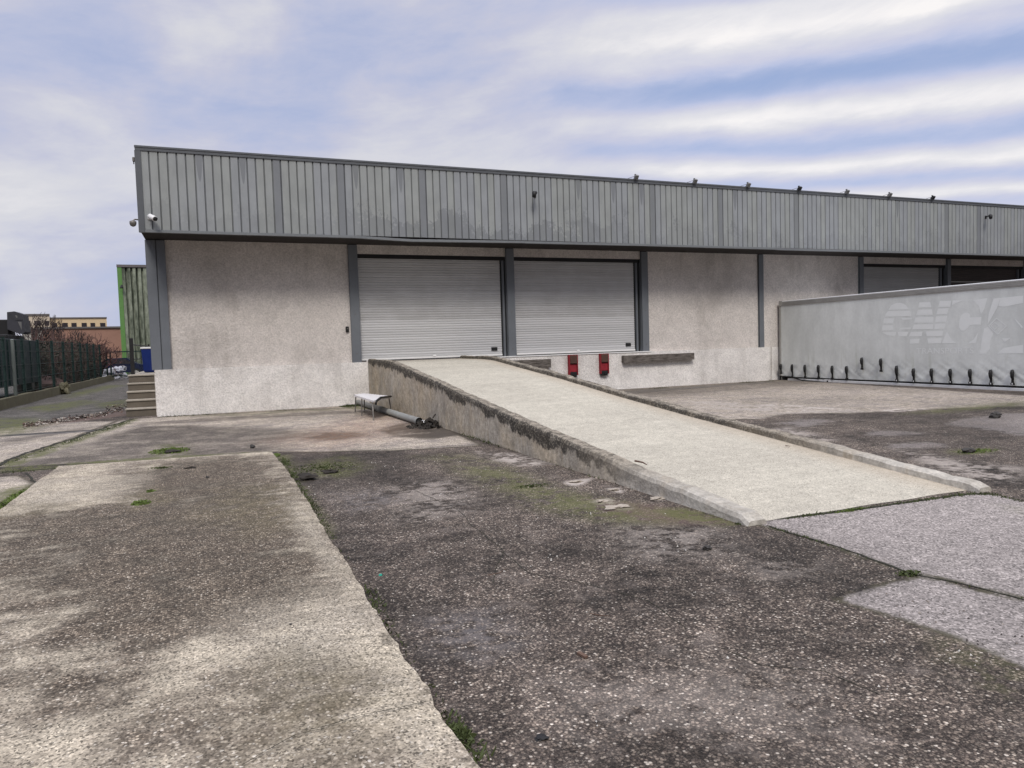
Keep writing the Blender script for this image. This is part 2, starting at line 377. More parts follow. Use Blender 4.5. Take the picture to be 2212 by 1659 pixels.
def fascia_fn(b, P):
    r = b.attr('pan'); k = b.attr('kind'); X, Y, Z = b.sep(P)
    n1 = b.noise(b.scalev(P, (1, 1, .5)), 3.0, 4, .6); n2 = b.noise(b.scalev(P, (1, 1, .6)), 1.1, 5, .65); n3 = b.noise(b.scalev(P, (3, 1, 2)), 6, 3, .5)
    c = b.mix(b.ss(b.add(r, b.mul(b.sub(n2, .5), 1.2)), .25, .75), (.270, .288, .306), (.284, .302, .302))
    c = mult(b, c, b.ss(n1, .25, .75, .90, 1.08))
    dk = (.135, .145, .162)
    # faded paint: whole dark pans, dark tongues hanging from the top, dark blotches near the foot
    full = b.mul(b.ss(k, .9, 1.0), b.ss(k, 1.5, 1.2))
    u_ = b.math('ABSOLUTE', b.sub(b.math('FRACT', b.mul(b.sub(X, -1.36), 1/.2015)), .4)); tongue = b.mul(b.ss(k, 1.6, 1.9), b.ss(b.add(Z, b.add(b.mul(b.sub(n1, .5), .3), b.mul(b.mul(u_, u_), -4.0))), 5.80, 5.88))
    foot = b.mul(b.mul(b.ss(X, 3.0, 4.5, .35, 1.0), b.ss(X, 9, 13, 1, .4)), b.ss(b.add(Z, b.add(b.mul(b.sub(n2, .5), -2.6), b.mul(b.sub(n3, .5), .9))), 5.10, 4.95))
    blot = b.mul(b.ss(b.add(b.add(n2, b.ss(X, 3.0, 4.2, -.06, .0)), b.mul(b.sub(n3, .5), .30)), .60, .66), b.ss(Z, 5.9, 5.4))
    f = b.math('MAXIMUM', b.math('MAXIMUM', full, tongue), b.math('MAXIMUM', b.mul(foot, .8), b.mul(blot, .75)))
    c = b.mix(b.mul(f, .62), c, dk)
    c = b.mix(b.ss(b.attr('groove'), .5, 1, 0, .6), c, (.055, .06, .068))
    return dict(c=c, r=.55, m=.0, s=.4, n=b.bump(n1, .06, .02))
m_fascia = mat('ribbed_grey_cladding', fascia_fn)
m_flash = flat('grey_flashing', (.10, .108, .12), .5, 0, .12, 2.5)
m_pillar = flat('blue_grey_steel', (.140, .153, .172), .5, 0, .16, 2.0)
m_dark = flat('near_black', (.012, .012, .013), .6)
m_soffit = flat('soffit_brown', (.030, .026, .025), .9, 0, .1, 2)
def door_fn(base, dirtc, split, amt):
    def fn(b, P):
        Z = b.sep(P)[2]; n = b.noise(P, 1.3, 5, .65); nh = b.noise(b.scalev(P, (.5, 1, 6)), 2.2, 4, .6)
        up = b.mul(b.ss(b.add(Z, b.mul(b.sub(n, .5), .08)), split-.03, split+.03), amt)
        d = b.mul(b.add(up, .12), b.ss(b.add(b.mul(n, .6), b.mul(nh, .4)), .35, .62, .35, 1.0))
        c = b.mix(b.math('MINIMUM', d, 1.0), base, dirtc)
        slat = b.math('FRACT', b.mul(Z, 1/.0735)); rr = b.n('ShaderNodeTexWhiteNoise', noise_dimensions='1D')
        b.put(rr.inputs['W'], b.math('FLOOR', b.mul(Z, 1/.0735)))
        c = mult(b, c, b.ss(rr.outputs[0], 0, 1, .93, 1.05))
        return dict(c=c, r=.5, s=.4)
    return fn
m_door1 = mat('shutter_paint_soiled', door_fn((.55, .555, .57), (.37, .365, .365), 2.42, .45))
m_door3 = mat('shutter_paint_grey', door_fn((.42, .425, .43), (.28, .28, .28), 1.2, .4))
m_door4 = mat('shutter_paint_dark', door_fn((.050, .038, .036), (.02, .018, .018), 1.2, .4))
m_white = flat('white_paint', (.72, .72, .72), .5, 0, .06)
m_black = flat('black_rubber', (.014, .014, .015), .55, 0, .3, 8)
def timber_fn(b, P):
    g = b.noise(b.scalev(P, (1.0, 6, 9)), 4, 5, .7); n = b.noise(P, 5, 4, .7)
    c = b.mix(b.ss(g, .35, .65), (.060, .052, .046), (.19, .17, .155)); c = b.mix(b.ss(n, .58, .7, 0, .8), c, (.025, .022, .02))
    return dict(c=c, r=.9, n=b.bump(g, .8, .02), s=.2)
m_timber = mat('weathered_timber', timber_fn)
m_red = flat('red_paint', (.26, .018, .028), .75, 0, .6, 9, .3)
m_rubber_brown = flat('worn_buffer_rubber', (.085, .045, .035), .9, 0, .5, 16, .4)
def curtain_fn(b, P):
    n = b.noise(P, .6, 4, .55); v = b.noise(b.scalev(P, (1, 1.2, .35)), 2.2, 4, .6); n2 = b.noise(P, 12, 3, .6)
    c = b.mix(b.ss(n, .35, .65), (.68, .705, .695), (.60, .625, .615)); c = mult(b, c, b.mul(b.ss(v, .3, .7, .93, 1.06), b.ss(n2, .3, .7, .97, 1.03)))
    Y, Z = b.sep(P)[1], b.sep(P)[2]
    stain = b.mul(b.ss(b.noise(b.scalev(P, (1, 2.5, .4)), 1.7, 3, .6), .55, .75), b.ss(Z, 1.4, .6))
    c = b.mix(b.mul(stain, .35), c, (.30, .32, .24))
    return dict(c=c, r=.45, s=.45, n=b.bump(b.add(b.noise(b.scalev(P, (1, 1.5, .5)), 3.0, 3, .5), 0), .10, .05))
m_curtain = mat('tarpaulin_grey', curtain_fn)
m_letter = flat('tarpaulin_light_lettering', (.745, .77, .765), .45, 0, .07, 4)
m_letter2 = flat('tarpaulin_grey_lettering', (.335, .35, .35), .45, 0, .07, 4)
m_alu = flat('dull_aluminium', (.36, .355, .34), .5, .1, .25, 3)
m_alu_w = flat('pale_rail', (.66, .67, .68), .45, 0, .12, 3)
m_con = flat('step_concrete', (.36, .33, .28), .9, 0, .3, 5, .5)
m_con_d = flat('step_riser_concrete', (.13, .112, .09), .95, 0, .35, 5, .5)
m_kerb = flat('kerb_concrete', (.14, .13, .085), .95, 0, .45, 3, .6)
m_pipe = flat('grey_pipe', (.23, .235, .225), .6, 0, .25, 6)
m_blue = flat('blue_plastic', (.003, .018, .13), .45, 0, .15)
m_benchtop = flat('white_sheet_metal', (.68, .67, .68), .4, 0, .15, 5)
m_steel = flat('dull_steel', (.16, .15, .14), .5, .4, .3, 6)
m_fence = flat('green_fence_paint', (.012, .030, .028), .5, 0, .2)
m_debris = flat('black_debris', (.028, .024, .020), .9, 0, .7, 14, .8)
m_stone = flat('dark_stone', (.05, .047, .045), .9, 0, .4, 20, .5)
m_palestone = flat('pale_fragment', (.36, .32, .27), .9, 0, .3, 20, .5)
m_teal = flat('dark_teal_paint', (.010, .020, .028), .5, 0, .3, 3)
m_unit = flat('charcoal_plastic', (.040, .041, .050), .5, 0, .15)
m_wood = flat('brown_wood', (.12, .075, .055), .8, 0, .3, 20)

# ------------------------------------------------------------------ ground
def px2w(poly): return np.array([gp(*p)[:2] for p in poly])
def sdf(poly, X, Y):
    """signed distance, positive inside"""
    P = np.stack([X, Y], -1); best = np.full(X.shape, 1e9); ins = np.zeros(X.shape, bool); n = len(poly)
    for i in range(n):
        a = poly[i]; c = poly[(i+1) % n]; e = c-a; v = P-a
        t = np.clip((v@e)/(e@e+1e-12), 0, 1); q = v-t[..., None]*e; best = np.minimum(best, np.hypot(q[..., 0], q[..., 1]))
        cond = ((a[1] > Y) != (c[1] > Y)) & (X < (c[0]-a[0])*(Y-a[1])/(c[1]-a[1]+1e-12)+a[0]); ins ^= cond
    return np.where(ins, best, -best)
def soft(poly, X, Y, s): 
    t = np.clip(sdf(px2w(poly), X, Y)/s*.5+.5, 0, 1); return t*t*(3-2*t)
def lines(parts):
    out = []
    for a, c, st in parts:
        n = max(1, int(round((c-a)/st))); out += list(np.linspace(a, c, n, endpoint=False))
    out.append(parts[-1][1]); return np.array(out)
PIT = (19.10, 22.4, 6.6, 20.86)            # the sunken loading dock the trailer stands in
xs = lines([(-900, -200, 100), (-200, -40, 20), (-40, -9, 2), (-9, 9, .10), (9, 19.0, .2), (19.0, 19.10, .1), (19.10, 22.4, .4), (22.4, 22.5, .1), (22.5, 40, 1.5), (40, 200, 20), (200, 900, 100)])
ys = lines([(-300, -20, 40), (-20, 0, 2), (0, 1.6, .4), (1.6, 14, .09), (14, 20.86, .12), (20.86, 20.96, .1), (20.96, 45, .3), (45, 80, 1.0), (80, 200, 15), (200, 1500, 130)])
GX, GY = np.meshgrid(xs, ys)
gz = np.zeros_like(GX)
pit = (GX > PIT[0]-.001) & (GX < PIT[1]+.001) & (GY < PIT[3]+.001) & (GY > PIT[2])
gz = np.where(pit, np.clip(-(GY-PIT[2])/11.0, 0, 1)*1.15, gz)
# under the ramp, buildings and beyond: gentle, sub-centimetre undulation where nothing stands
att = {}
att['B'] = np.maximum(sdf(px2w([(-60, 1012), (300, 995), (590, 976), (700, 976), (850, 973), (1038, 962), (960, 925), (800, 872), (330, 902), (262, 908), (150, 950), (20, 1000)]), GX, GY),
                      sdf(px2w([(-80, 1030), (20, 994), (150, 947), (248, 910), (120, 912), (-80, 935)]), GX, GY))
att['B'] = np.maximum(att['B'], sdf(px2w([(-200, 1040), (40, 1028), (70, 1045), (0, 1085), (-200, 1160)]), GX, GY))
att['C'] = np.maximum(sdf(px2w([(1636, 1122), (1700, 1116), (1850, 1099), (2085, 1067), (2150, 1068), (2212, 1083), (2330, 1110), (2330, 1322), (2212, 1291), (1990, 1239), (1960, 1238), (1900, 1215), (1750, 1162), (1638, 1134)]), GX, GY),
                      sdf(px2w([(1798, 1294), (1900, 1264), (1985, 1245), (2212, 1299), (2330, 1330), (2330, 1500), (2212, 1444), (2060, 1375), (1900, 1322)]), GX, GY))
att['F'] = np.full_like(GX, -9.0)
for pl in ([(2080, 905), (2180, 893), (2300, 890), (2300, 952), (2212, 941), (2050, 917)], [(1680, 915), (1760, 904), (1800, 911), (1740, 921)],
           [(1855, 936), (1900, 929), (2000, 935), (1950, 942), (1880, 941)], [(1915, 959), (2000, 954), (2060, 962), (1990, 969), (1930, 967)]):
    att['F'] = np.maximum(att['F'], sdf(px2w(pl), GX, GY))
att['D'] = sdf(px2w([(1330, 842), (1674, 819), (2320, 862), (2320, 874), (2150, 879), (1980, 884), (1830, 893), (1700, 893), (1640, 905), (1500, 905), (1400, 872)]), GX, GY)
att['E'] = sdf(px2w([(-300, 945), (0, 928), (150, 906), (276, 893), (420, 850), (420, 800), (-300, 800)]), GX, GY)
def layers(name, polys):
    a = np.zeros_like(GX)
    for pl, s, k in polys: a = np.maximum(a, soft(pl, GX, GY, s)*k)
    att[name] = a
layers('dark', [
    ([(250, 935), (420, 920), (540, 925), (640, 928), (720, 936), (600, 955), (630, 978), (330, 992), (60, 1015), (0, 1012), (160, 962)], .5, .85),
    ([(225, 943), (300, 922), (430, 917), (440, 924), (340, 937), (250, 947)], .2, .95),
    ([(290, 914), (520, 899), (760, 887), (760, 892), (520, 906), (300, 920)], .2, .7),
    ([(0, 952), (150, 928), (225, 920), (150, 934), (0, 965)], .3, .75),
    ([(640, 946), (700, 933), (775, 934), (792, 941), (740, 950), (680, 953)], .25, .9),
    ([(596, 985), (760, 972), (900, 985), (850, 1040), (760, 1062), (690, 1068), (640, 1050)], .35, 1.0),
    ([(620, 1020), (700, 1140), (860, 1390), (1030, 1659), (1120, 1659), (900, 1360), (760, 1160), (680, 1040)], .25, .75),
    ([(900, 1320), (1150, 1290), (1400, 1330), (1200, 1420), (960, 1420)], .5, .35),
    ([(1640, 1140), (1800, 1185), (1950, 1235), (1800, 1285), (1700, 1240), (1560, 1160)], .3, .8),
    ([(1780, 1300), (1950, 1350), (2212, 1470), (2212, 1560), (1900, 1430), (1700, 1330)], .3, .7),
    ([(1650, 900), (1800, 897), (2000, 890), (2212, 885), (2212, 1040), (2000, 990), (1800, 930)], .6, .55),
    ([(1940, 895), (2060, 885), (2212, 868), (2212, 882), (2090, 893), (2100, 905), (2020, 912)], .3, .95),
    ([(1330, 842), (1674, 819), (1800, 826), (1500, 850), (1400, 855)], .3, .5)])
layers('moss', [
    ([(600, 985), (620, 983), (668, 1085), (720, 1160), (705, 1160), (640, 1060)], .12, .95),
    ([(670, 1000), (740, 985), (790, 1010), (740, 1030), (660, 1030)], .3, .75),
    ([(980, 1008), (1080, 1008), (1190, 1055), (1340, 1085), (1450, 1128), (1330, 1128), (1180, 1098), (1050, 1040)], .35, .85),
    ([(900, 985), (1000, 980), (1080, 1000), (960, 1000)], .3, .5),
    ([(1400, 1098), (1480, 1098), (1620, 1128), (1570, 1138), (1440, 1118)], .1, .9),
    ([(2050, 972), (2150, 968), (2130, 979), (2060, 981)], .15, 1.0),
    ([(1950, 895), (2060, 878), (2212, 866), (2212, 876), (2070, 890)], .3, .7),
    ([(2212, 1100), (2300, 1100), (2300, 1140), (2160, 1090)], .2, .5),
    ([(2040, 1385), (2212, 1450), (2212, 1520), (2080, 1440)], .2, .5),
    ([(330, 990), (350, 960), (395, 960), (400, 985)], .25, .8), ([(400, 900), (520, 892), (760, 880), (760, 884), (520, 898)], .1, .5),
    ([(-50, 905), (60, 902), (110, 915), (40, 937), (-50, 948)], .4, 1.0), ([(40, 882), (180, 864), (215, 868), (110, 890)], .4, 1.0),
    ([(150, 860), (270, 832), (232, 832), (150, 850)], .5, 1.0), ([(205, 872), (275, 862), (277, 879), (220, 882)], .3, 1.0),
    ([(0, 1060), (40, 1048), (66, 1048), (0, 1112), (-60, 1140)], .12, 1.0), ([(0, 1000), (290, 903), (300, 908), (20, 1012)], .06, .9),
    ([(0, 1010), (300, 990), (590, 974), (590, 982), (300, 1000), (0, 1022)], .04, .9), ([(740, 878), (800, 872), (800, 884), (750, 884)], .1, 1.0)])
layers('pale', [
    ([(1035, 975), (1150, 983), (1230, 1000), (1130, 1006), (1060, 992)], .15, .8),
    ([(1283, 1080), (1312, 1076), (1335, 1090), (1362, 1099), (1330, 1103), (1292, 1092)], .03, 1.3), ([(1308, 1058), (1348, 1050), (1336, 1066)], .03, 1.2),
    ([(1400, 1072), (1444, 1078), (1415, 1086)], .03, 1.2), ([(1215, 1042), (1275, 1034), (1250, 1049)], .03, 1.2), ([(1240, 1062), (1280, 1060), (1262, 1070)], .03, .0),
    ([(850, 1040), (980, 1040), (1020, 1100), (900, 1120)], .4, .38), ([(1350, 1140), (1530, 1140), (1560, 1190), (1400, 1200)], .4, .36),
    ([(1640, 1215), (1780, 1210), (1800, 1240), (1660, 1245)], .2, .4), ([(1940, 970), (2100, 998), (2212, 1010), (2190, 1042), (2120, 1036), (2000, 1002)], .2, .75),
    ([(1240, 1480), (1700, 1470), (1750, 1560), (1300, 1560)], .5, .25), ([(1650, 930), (1700, 922), (1800, 950), (1740, 958)], .2, .6),
    ([(1480, 865), (1700, 872), (1860, 888), (1700, 893), (1500, 880)], .2, .5), ([(1900, 886), (1980, 880), (2010, 884), (1930, 890)], .06, 1.0),
    ([(1660, 872), (1830, 884), (1830, 887), (1650, 875)], .04, 1.0)])
layers('worn', [([(930, 1340), (1060, 1320), (1130, 1380), (1060, 1420), (950, 1400)], .25, .9), ([(690, 1060), (800, 1052), (880, 1080), (760, 1110)], .2, .5)])
layers('wet', [([(815, 928), (870, 914), (1010, 918), (1025, 936), (930, 950), (850, 943)], .12, 1.0), ([(1000, 925), (1200, 1000), (1180, 1003), (990, 938)], .08, .7),
               ([(655, 946), (705, 937), (770, 937), (735, 948)], .1, .5), ([(0, 939), (200, 928), (265, 924), (200, 932), (0, 944)], .08, .9), ([(628, 1036), (680, 1033), (700, 1044), (640, 1048)], .08, .9),
               ([(1340, 846), (1674, 822), (1674, 826), (1350, 852)], .08, .8)])
layers('rust', [([(600, 952), (700, 922), (860, 880), (910, 900), (830, 950), (700, 968)], .9, .6)])
layers('red', [([(1290, 1080), (1420, 1092), (1580, 1130), (1440, 1132), (1320, 1112)], .2, .9), ([(120, 915), (270, 885), (275, 897), (160, 912), (60, 925)], .2, 1.0)])
def gridmesh(name, X, Y, Z, m, att, parent=None):
    ny, nx = X.shape; me = bpy.data.meshes.new(name)
    v = np.stack([X, Y, Z], -1).reshape(-1, 3); idx = np.arange(nx*ny).reshape(ny, nx)
    f = np.stack([idx[:-1, :-1], idx[:-1, 1:], idx[1:, 1:], idx[1:, :-1]], -1).reshape(-1, 4)
    me.from_pydata(v.tolist(), [], f.tolist())
    for k, a in att.items():
        q = me.attributes.new(k, 'FLOAT', 'POINT'); q.data.foreach_set('value', a.reshape(-1).astype(np.float32))
    me.materials.append(m); me.update()
    o = bpy.data.objects.new(name, me); S.collection.objects.link(o); return o
ground = gridmesh('ground', GX, GY, gz, m_ground, att); ground['kind'] = 'structure'

# the raised concrete slab in the near left, its right edge chipped
def vnoise(x, seed, sc):
    q = np.random.RandomState(seed).rand(4096); t = np.asarray(x)*sc; i = np.floor(t).astype(int); f = t-i; f = f*f*(3-2*f)
    return q[i % 4096]*(1-f)+q[(i+1) % 4096]*f-.5
sy = lines([(-3, 1.6, .3), (1.6, 12.0, .03)])
sx = np.concatenate([np.linspace(0, .8, 40), np.linspace(.8, 1, 16)[1:]])
YY, TT = np.meshgrid(sy, sx, indexing='ij')
edge = .835 + vnoise(YY, 3, .5)*.02 + vnoise(YY, 4, 4)*.018 + vnoise(YY, 9, 15)*.016 - .05*np.clip(vnoise(YY, 14, 1.7)-.33, 0, 1)*3 - .035*np.clip((YY-9.5)/2, 0, 1)
ledge = -2.13 + vnoise(YY, 5, 1.2)*.03 + vnoise(YY, 6, 6)*.015
XX = ledge+(edge-ledge)*TT
XX = np.where(YY > 11.6, XX-.0, XX)
yend = 11.95 + vnoise(XX, 12, 1.5)*.04 + (0.0-XX)*.09
YY2 = np.where(YY >= 11.999, yend, np.minimum(YY, yend))
ZZ = .044 + vnoise(XX, 21, .7)*.006 + vnoise(YY, 22, .6)*.006 - .010*np.clip((TT-.975)/.025, 0, 1)
def slabatt():
    A = {}
    def lay(polys):
        a = np.zeros_like(XX)
        for pl, s, k in polys: a = np.maximum(a, soft(pl, XX, YY2, s)*k)
        return a
    A['dark'] = lay([([(230, 1050), (300, 1020), (390, 1000), (560, 990), (600, 1010), (650, 1090), (690, 1160), (735, 1230), (750, 1300), (660, 1350), (520, 1385), (350, 1430), (160, 1430), (60, 1330), (-60, 1300), (-60, 1130), (120, 1110), (270, 1095)], .8, .92),
                     ([(530, 1470), (620, 1400), (760, 1420), (850, 1500), (780, 1560), (600, 1580), (420, 1580), (430, 1500)], .5, .72), ([(-60, 1400), (200, 1430), (420, 1480), (300, 1560), (-60, 1500)], .6, .70), ([(-60, 1400), (260, 1400), (520, 1480), (560, 1659), (-60, 1659)], .5, .42),
                     ([(330, 1032), (420, 1012), (440, 1020), (350, 1045)], .1, 1.0), ([(815, 1380), (850, 1378), (855, 1410), (825, 1412)], .04, .8)])
    A['pale'] = lay([([(480, 1420), (560, 1330), (720, 1290), (780, 1290), (860, 1420), (800, 1470), (640, 1480)], .5, .9), ([(620, 1100), (660, 1100), (960, 1640), (900, 1640), (780, 1350)], .12, .9), ([(110, 1215), (180, 1200), (160, 1230)], .1, .6),
                     ([(70, 1045), (330, 1030), (280, 1075), (40, 1110)], .3, .7)])
    A['moss'] = lay([([(480, 1060), (620, 1050), (680, 1130), (560, 1170), (420, 1120)], .4, .7), ([(560, 1430), (800, 1440), (880, 1520), (760, 1640), (560, 1659)], .4, .7), ([(300, 1010), (360, 1010), (350, 1022)], .1, .9), ([(250, 1090), (330, 1060), (380, 1090), (300, 1110)], .2, .8),
                     ([(-60, 1100), (60, 1095), (250, 1090), (100, 1120), (-60, 1140)], .2, .6)])
    return A
sa = slabatt()
def pad(a, v=None):
    r = np.concatenate([a[:, :1], a, a[:, -1:]], 1); r = np.concatenate([r[:1], r, r[-1:]], 0); return r
Xp, Yp, Zp = pad(XX), pad(YY2), pad(ZZ); Zp[0, :] = Zp[-1, :] = -.02; Zp[:, 0] = Zp[:, -1] = -.02
slab = gridmesh('pavement_slab', Xp, Yp, Zp, m_slab, {k: pad(a) for k, a in sa.items()}); slab['kind'] = 'structure'

# thin cracks and joints as shallow dirt-filled strips
m_crack = flat('joint_dirt', (.022, .022, .014), .95, 0, .6, 12)
def strip(pts, wd, z, seed, step=.05):
    mb = MB(); P = [np.array(p[:2]) for p in pts]; q = random.Random(seed); out = []
    for a, c in zip(P[:-1], P[1:]):
        n = max(1, int(np.linalg.norm(c-a)/step))
        for i in range(n): out.append(a+(c-a)*i/n)
    out.append(P[-1]); L = []; ph = q.uniform(0, 100)
    for i, p in enumerate(out):
        t = out[min(i+1, len(out)-1)]-out[max(i-1, 0)]; t = t/(np.linalg.norm(t)+1e-9); nn = np.array([-t[1], t[0]])
        k = wd*(.45+.55*q.random()); off = float(vnoise(ph+i*.05, seed, 2.5))*(.035+wd)+float(vnoise(ph+i*.05, seed+1, 11))*(.012+wd*.6)
        L.append((p+nn*(off+k), p+nn*(off-k)))
    for (a, c), (d_, e) in zip(L[:-1], L[1:]): mb.quad((*a, z), (*c, z), (*e, z), (*d_, z))
    return mb
cr = MB()
def addm(dst, src):
    i = len(dst.v); dst.v += src.v; dst.f += [tuple(k+i for k in f) for f in src.f]
for k, (pl, wd) in enumerate([([(1976, 1240), (2060, 1256), (2140, 1275), (2330, 1325)], .010), ([(1622, 1126), (1700, 1117), (1850, 1100), (2000, 1078), (2090, 1067), (2150, 1068)], .022),
        ([(1660, 1136), (1750, 1163), (1860, 1198), (1960, 1240)], .014), ([(590, 982), (760, 975), (930, 966), (1036, 960)], .014), ([(0, 1020), (160, 1010), (330, 997), (588, 980)], .030),
        ([(-40, 1022), (40, 985), (150, 950), (230, 922), (290, 905)], .05), ([(0, 942), (120, 934), (215, 928)], .05), ([(1400, 857), (1560, 852), (1700, 852)], .02), ([(338, 902), (500, 893), (760, 881)], .03),
        ([(55, 1022), (70, 1035), (85, 1046)], .02)]):
    addm(cr, strip([gp(*p) for p in pl], wd, .004, 50+k))
single(cr, 'crack', m_crack, (0, 0, 0), 'dark dirt filled joints and cracks between the paving slabs', 'cracks', kind='structure')
cr3 = MB()
for k, (pl, wd) in enumerate([([(1085, 1190), (1150, 1240), (1260, 1262), (1400, 1300), (1480, 1360)], .0035), ([(900, 1060), (980, 1095), (1040, 1150), (1085, 1190), (1060, 1260)], .0035),
        ([(1560, 1400), (1640, 1440), (1780, 1450), (1900, 1500)], .003), ([(1400, 905), (1600, 930), (1800, 920), (1900, 905)], .012)]):
    addm(cr3, strip([gp(*p) for p in pl], wd, .003, 150+k))
single(cr3, 'fine_crack', m_crack, (0, 0, 0), 'fine wandering cracks through the dark gravel surface', 'cracks', kind='structure')
cr2 = MB()
for k, (pl, wd) in enumerate([([(940, 1515), (850, 1533), (780, 1545), (660, 1580)], .003), ([(520, 1655), (640, 1590), (700, 1575)], .0025), ([(170, 1290), (330, 1235), (420, 1200)], .0)]):
    if wd: addm(cr2, strip([gp(*p, .045) for p in pl], wd, .0535, 90+k))
single(cr2, 'hairline_crack', m_crack, (0, 0, 0), 'hairline cracks across the near concrete slab', 'cracks', kind='structure')

# ------------------------------------------------------------------ warehouse
D = 20.98; PF = D-.12; FY = D-1.37; ZD = 1.218; ZFB = 4.557; ZFT = 6.606; XL = -1.46; XR = 62.0
wh = thing('warehouse', (XL, D, 0), 'long low grey warehouse with ribbed metal fascia, rendered walls and loading dock', 'warehouse')
cols = [3.698, 8.53, 13.40, 18.35, 23.25, 28.12, 33.0, 37.9, 42.8, 47.7, 52.6, 57.5]
doors = {1: (3.97, 8.36, m_door1), 2: (8.85, 13.18, m_door1), 5: (23.50, 27.80, m_door3), 6: (28.37, 32.62, m_door4)}
# plinth
pl = MB(); pl.box((XL+.06, PF, -.1), (18.70, D+.4, ZD-.002))
# rounded end return
n = 8
arc = [(18.70+.26*math.sin(a*math.pi/2/n), PF+.26-.26*math.cos(a*math.pi/2/n)) for a in range(n+1)]
for (a, c) in zip(arc[:-1], arc[1:]): pl.quad((a[0], a[1], -1.2), (c[0], c[1], -1.2), (c[0], c[1], ZD-.002), (a[0], a[1], ZD-.002))
pl.quad(*[(a[0], a[1], ZD-.002) for a in arc], (18.70, D+.4, ZD-.002)); pl.box((18.95, D-.012, -1.3), (XR, D+.35, ZD-.004)); 
part(pl, 'plinth', m_plinth, wh)
dk = MB(); dk.box((7.2, D-.14, ZD-.02), (13.7, D+.3, ZD+.016), .006); part(dk, 'dock_edge', m_white, wh)
edges = [XL+.46]+cols+[XR]
for i in range(len(edges)-1):
    x0 = edges[i] + (.27 if i else 0); x1 = edges[i+1]
    if i in doors:
        mb = MB(); mb.box((x0, D, 4.32), (x1, D+.2, ZFB+.3)); part(mb, 'wall_panel', m_wall, wh)
        a, c, dm = doors[i]
        mb = MB(); mb.box((x0, D+.03, 4.20), (x1, D+.22, 4.318)); part(mb, 'lintel', m_dark, wh)
        # guides
        for gx0, gx1 in ((x0, a-.008), (c+.008, x1)):
            mb = MB(); mb.box((gx0, D+.10, ZD+.0), (gx1, D+.22, 4.20)); g = part(mb, 'door_guide', m_dark, wh)
        mb = MB(); mb.box((c+.05, D+.02, ZD), (c+.11, D+.098, 4.20)); part(mb, 'guide_rail', m_pillar, wh)
        # shutter: shallow ribbed slats
        mb = MB(); z = ZD+.10; prof = []; h = .0735
        while z < 4.215:
            prof += [(z, .062), (z+.012, .051), (z+.052, .047), (z+.061, .062)]; z += h
        for (za, ya), (zb, yb) in zip(prof[:-1], prof[1:]):
            mb.quad((a, D+ya+.03, za), (c, D+ya+.03, za), (c, D+yb+.03, zb), (a, D+yb+.03, zb))
        lab = {1: 'grey shutter, dirtier above the ramp', 2: None, 5: 'darker grey shutter', 6: 'dark shutter with a light rail'}[i]
        sh = part(mb, 'roller_shutter', dm, wh, label=lab)
        mb = MB(); mb.box((a, D+.055, ZD+.045), (c, D+.12, ZD+.10)); part(mb, 'bottom_bar', m_white if i < 3 else m_alu, sh)
        mb = MB(); mb.box((a, D+.04, ZD+.018), (c, D+.12, ZD+.044)); part(mb, 'rubber_seal', m_black, sh)
        if i < 3:
            mb = MB(); mb.box((c-.36, D+.05, ZD+.20), (c-.16, D+.085, ZD+.31), .01); part(mb, 'hand_grip', m_black, sh)
            mb = MB(); lump(mb, ((a+c)/2, D+.05, ZD+.115), (.06, .02, .03), 3, 2, .1); part(mb, 'lock_tab', m_white, sh)
        if i == 6:
            mb = MB(); mb.box((a, D+.05, 3.62), (c, D+.08, 3.66)); part(mb, 'shutter_rail', m_alu, sh)
    else:
        mb = MB(); mb.box((x0, D, ZD), (x1, D+.25, ZFB+.3)); part(mb, 'wall_panel', m_wall, wh)
for i, cx in enumerate(cols):
    mb = MB(); wd = .25 if i < 3 else .20
    mb.box((cx, D-.085, ZD), (cx+wd, D-.072, ZFB)); mb.box((cx+.03, D-.073, ZD), (cx+wd-.03, D+.002, ZFB)); mb.box((cx-.005, D-.008, ZD-.0), (cx+wd+.02, D+.30, ZFB))
    p = part(mb, 'pillar', m_pillar, wh)
    for zz in (ZD+.25, 2.6):
        mb = MB(); mb.tube([(cx+wd*.5, D-.084, zz), (cx+wd*.5, D-.097, zz)], .014, 6); part(mb, 'bolt', m_steel, p)
# corner post: two flanges
mb = MB(); mb.box((XL, D-.10, ZD), (XL+.235, D+.30, ZFB)); mb.box((XL+.235, D-.055, ZD), (XL+.262, D+.3, ZFB)); mb.box((XL+.262, D-.09, ZD), (XL+.46, D+.3, ZFB)); part(mb, 'corner_post', m_pillar, wh)
mb = MB(); mb.box((XL+.02, D+.30, 0), (XL+.25, 60, ZFT-.3)); part(mb, 'side_wall', m_wall, wh)
mb = MB(); mb.box((XL+.02, FY+.08, ZFB+.02), (XR, D+.4, ZFB+.04)); part(mb, 'soffit', m_soffit, wh)
mb = MB(); mb.box((XL, FY+.14, ZFT-.35), (XR, 60, ZFT-.25)); part(mb, 'roof', m_flash, wh)
mb = MB(); mb.box((XL-.004, FY+.07, ZFB+.05), (XL+.03, 60, ZFT-.02)); part(mb, 'end_cladding', m_flash, wh)
